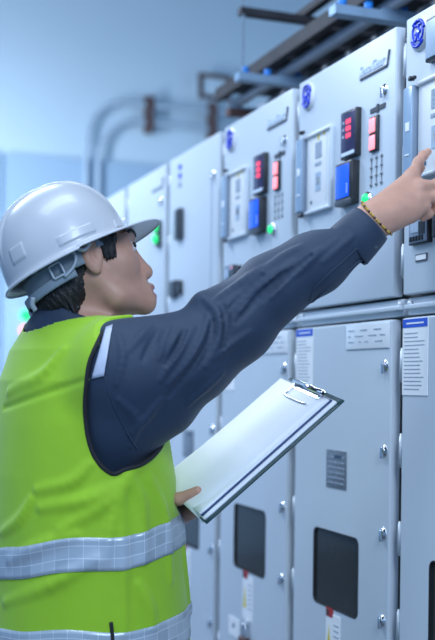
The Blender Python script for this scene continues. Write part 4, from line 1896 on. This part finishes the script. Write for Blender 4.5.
def slab(name, l0, l1, w0, w1, h0, h1, m, parent, bow=None, nl=20, nw=20, label=None):
    """a sheet (or stack) on the board; bow(u,v) lifts its upper and lower faces"""
    top, bot = [], []
    for j in range(nl):
        rt, rb = [], []
        for i in range(nw):
            u, v = i / (nw - 1), j / (nl - 1)
            h = bow(u, v) if bow else 0.0
            rt.append(cb(l0 + (l1 - l0) * v, w0 + (w1 - w0) * u, h1 + h))
            rb.append(cb(l0 + (l1 - l0) * v, w0 + (w1 - w0) * u, h0 + h))
        top.append(rt)
        bot.append(rb)
    b = MB()
    t_ = bmesh.new()
    T = [[t_.verts.new(p) for p in r] for r in top]
    Bv = [[t_.verts.new(p) for p in r] for r in bot]
    for j in range(nl - 1):
        for i in range(nw - 1):
            t_.faces.new([T[j][i], T[j][i + 1], T[j + 1][i + 1], T[j + 1][i]])
            t_.faces.new([Bv[j][i], Bv[j + 1][i], Bv[j + 1][i + 1], Bv[j][i + 1]])
    for j in range(nl - 1):
        t_.faces.new([T[j][0], T[j + 1][0], Bv[j + 1][0], Bv[j][0]])
        t_.faces.new([T[j][-1], Bv[j][-1], Bv[j + 1][-1], T[j + 1][-1]])
    for i in range(nw - 1):
        t_.faces.new([T[0][i], Bv[0][i], Bv[0][i + 1], T[0][i + 1]])
        t_.faces.new([T[-1][i], T[-1][i + 1], Bv[-1][i + 1], Bv[-1][i]])
    b.add(t_, m, True)
    me = b.mesh(name)
    me.transform(CINV)
    o = link(name, me, parent)
    if label:
        o['label'] = label
    return o


slab('board', 0.0, LEN, 0.0, WID, -.0035, 0.0, M['board'], clip, label='dark teal board')
slab('lower_papers', .003, LEN - .012, .004, WID - .007, .0004, .0050, M['paper'], clip)
slab('folder', .004, LEN - .014, .004, WID - .018, .0054, .0074, M['board_edge'], clip, label='navy divider sheet')
slab('paper_stack', .004, LEN - .018, .006, WID - .021, .0078, .0115, M['paper'], clip)
sheet = slab('top_sheets', -.002, LEN - .020, .005, WID - .026, .012, .016, M['paper'], clip, nl=30, nw=30,
             bow=lambda u, v: .004 * math.sin(PI * min(1, u * 1.1)) * (1 - v) - .012 * max(0, u - .80) ** 2 * 25 + .010 * (1 - v) ** 3 * (1 - u) - .010 * max(0, .12 - v) * 8 * u, label='curling top sheets')
# faint handwriting-like strokes on the top sheet
b = MB()
rr = random.Random(8)
for i in range(4):
    l = .10 + .016 * i
    w = .05
    while w < .12:
        ln = .003 + .006 * rr.random()
        p = cb(l, w, .0185)
        q = cb(l + .002 * rr.random(), w + ln, .0185)
        b.tube([p, (p + q) / 2 + CL * .001, q], .0004, M['ink'], 5)
        w += ln + .002 + .006 * rr.random()
me = b.mesh('pencil_marks')
me.transform(CINV)
link('pencil_marks', me, sheet)
# clip
slab('clip_base', LEN - .030, LEN - .006, .070, WID - .045, .014, .0165, M['chrome'], clip)
b = MB()
b.cyl(cb(LEN - .016, .070, .021), cb(LEN - .016, WID - .040, .021), .0055, M['chrome'], seg=14)
b.cyl(cb(LEN - .016, .066, .021), cb(LEN - .016, WID - .036, .021), .003, M['black'], seg=10)
me = b.mesh('clip_spring')
me.transform(CINV)
link('clip_spring', me, clip)
b = MB()
b.tube(smooth_pts([cb(LEN - .018, .078, .020), cb(LEN - .040, .080, .019), cb(LEN - .052, .085, .018), cb(LEN - .052, .15, .018), cb(LEN - .050, WID - .06, .018)], 6), .0022, M['chrome'], 8)
me = b.mesh('clip_lever')
me.transform(CINV)
link('clip_lever', me, clip)
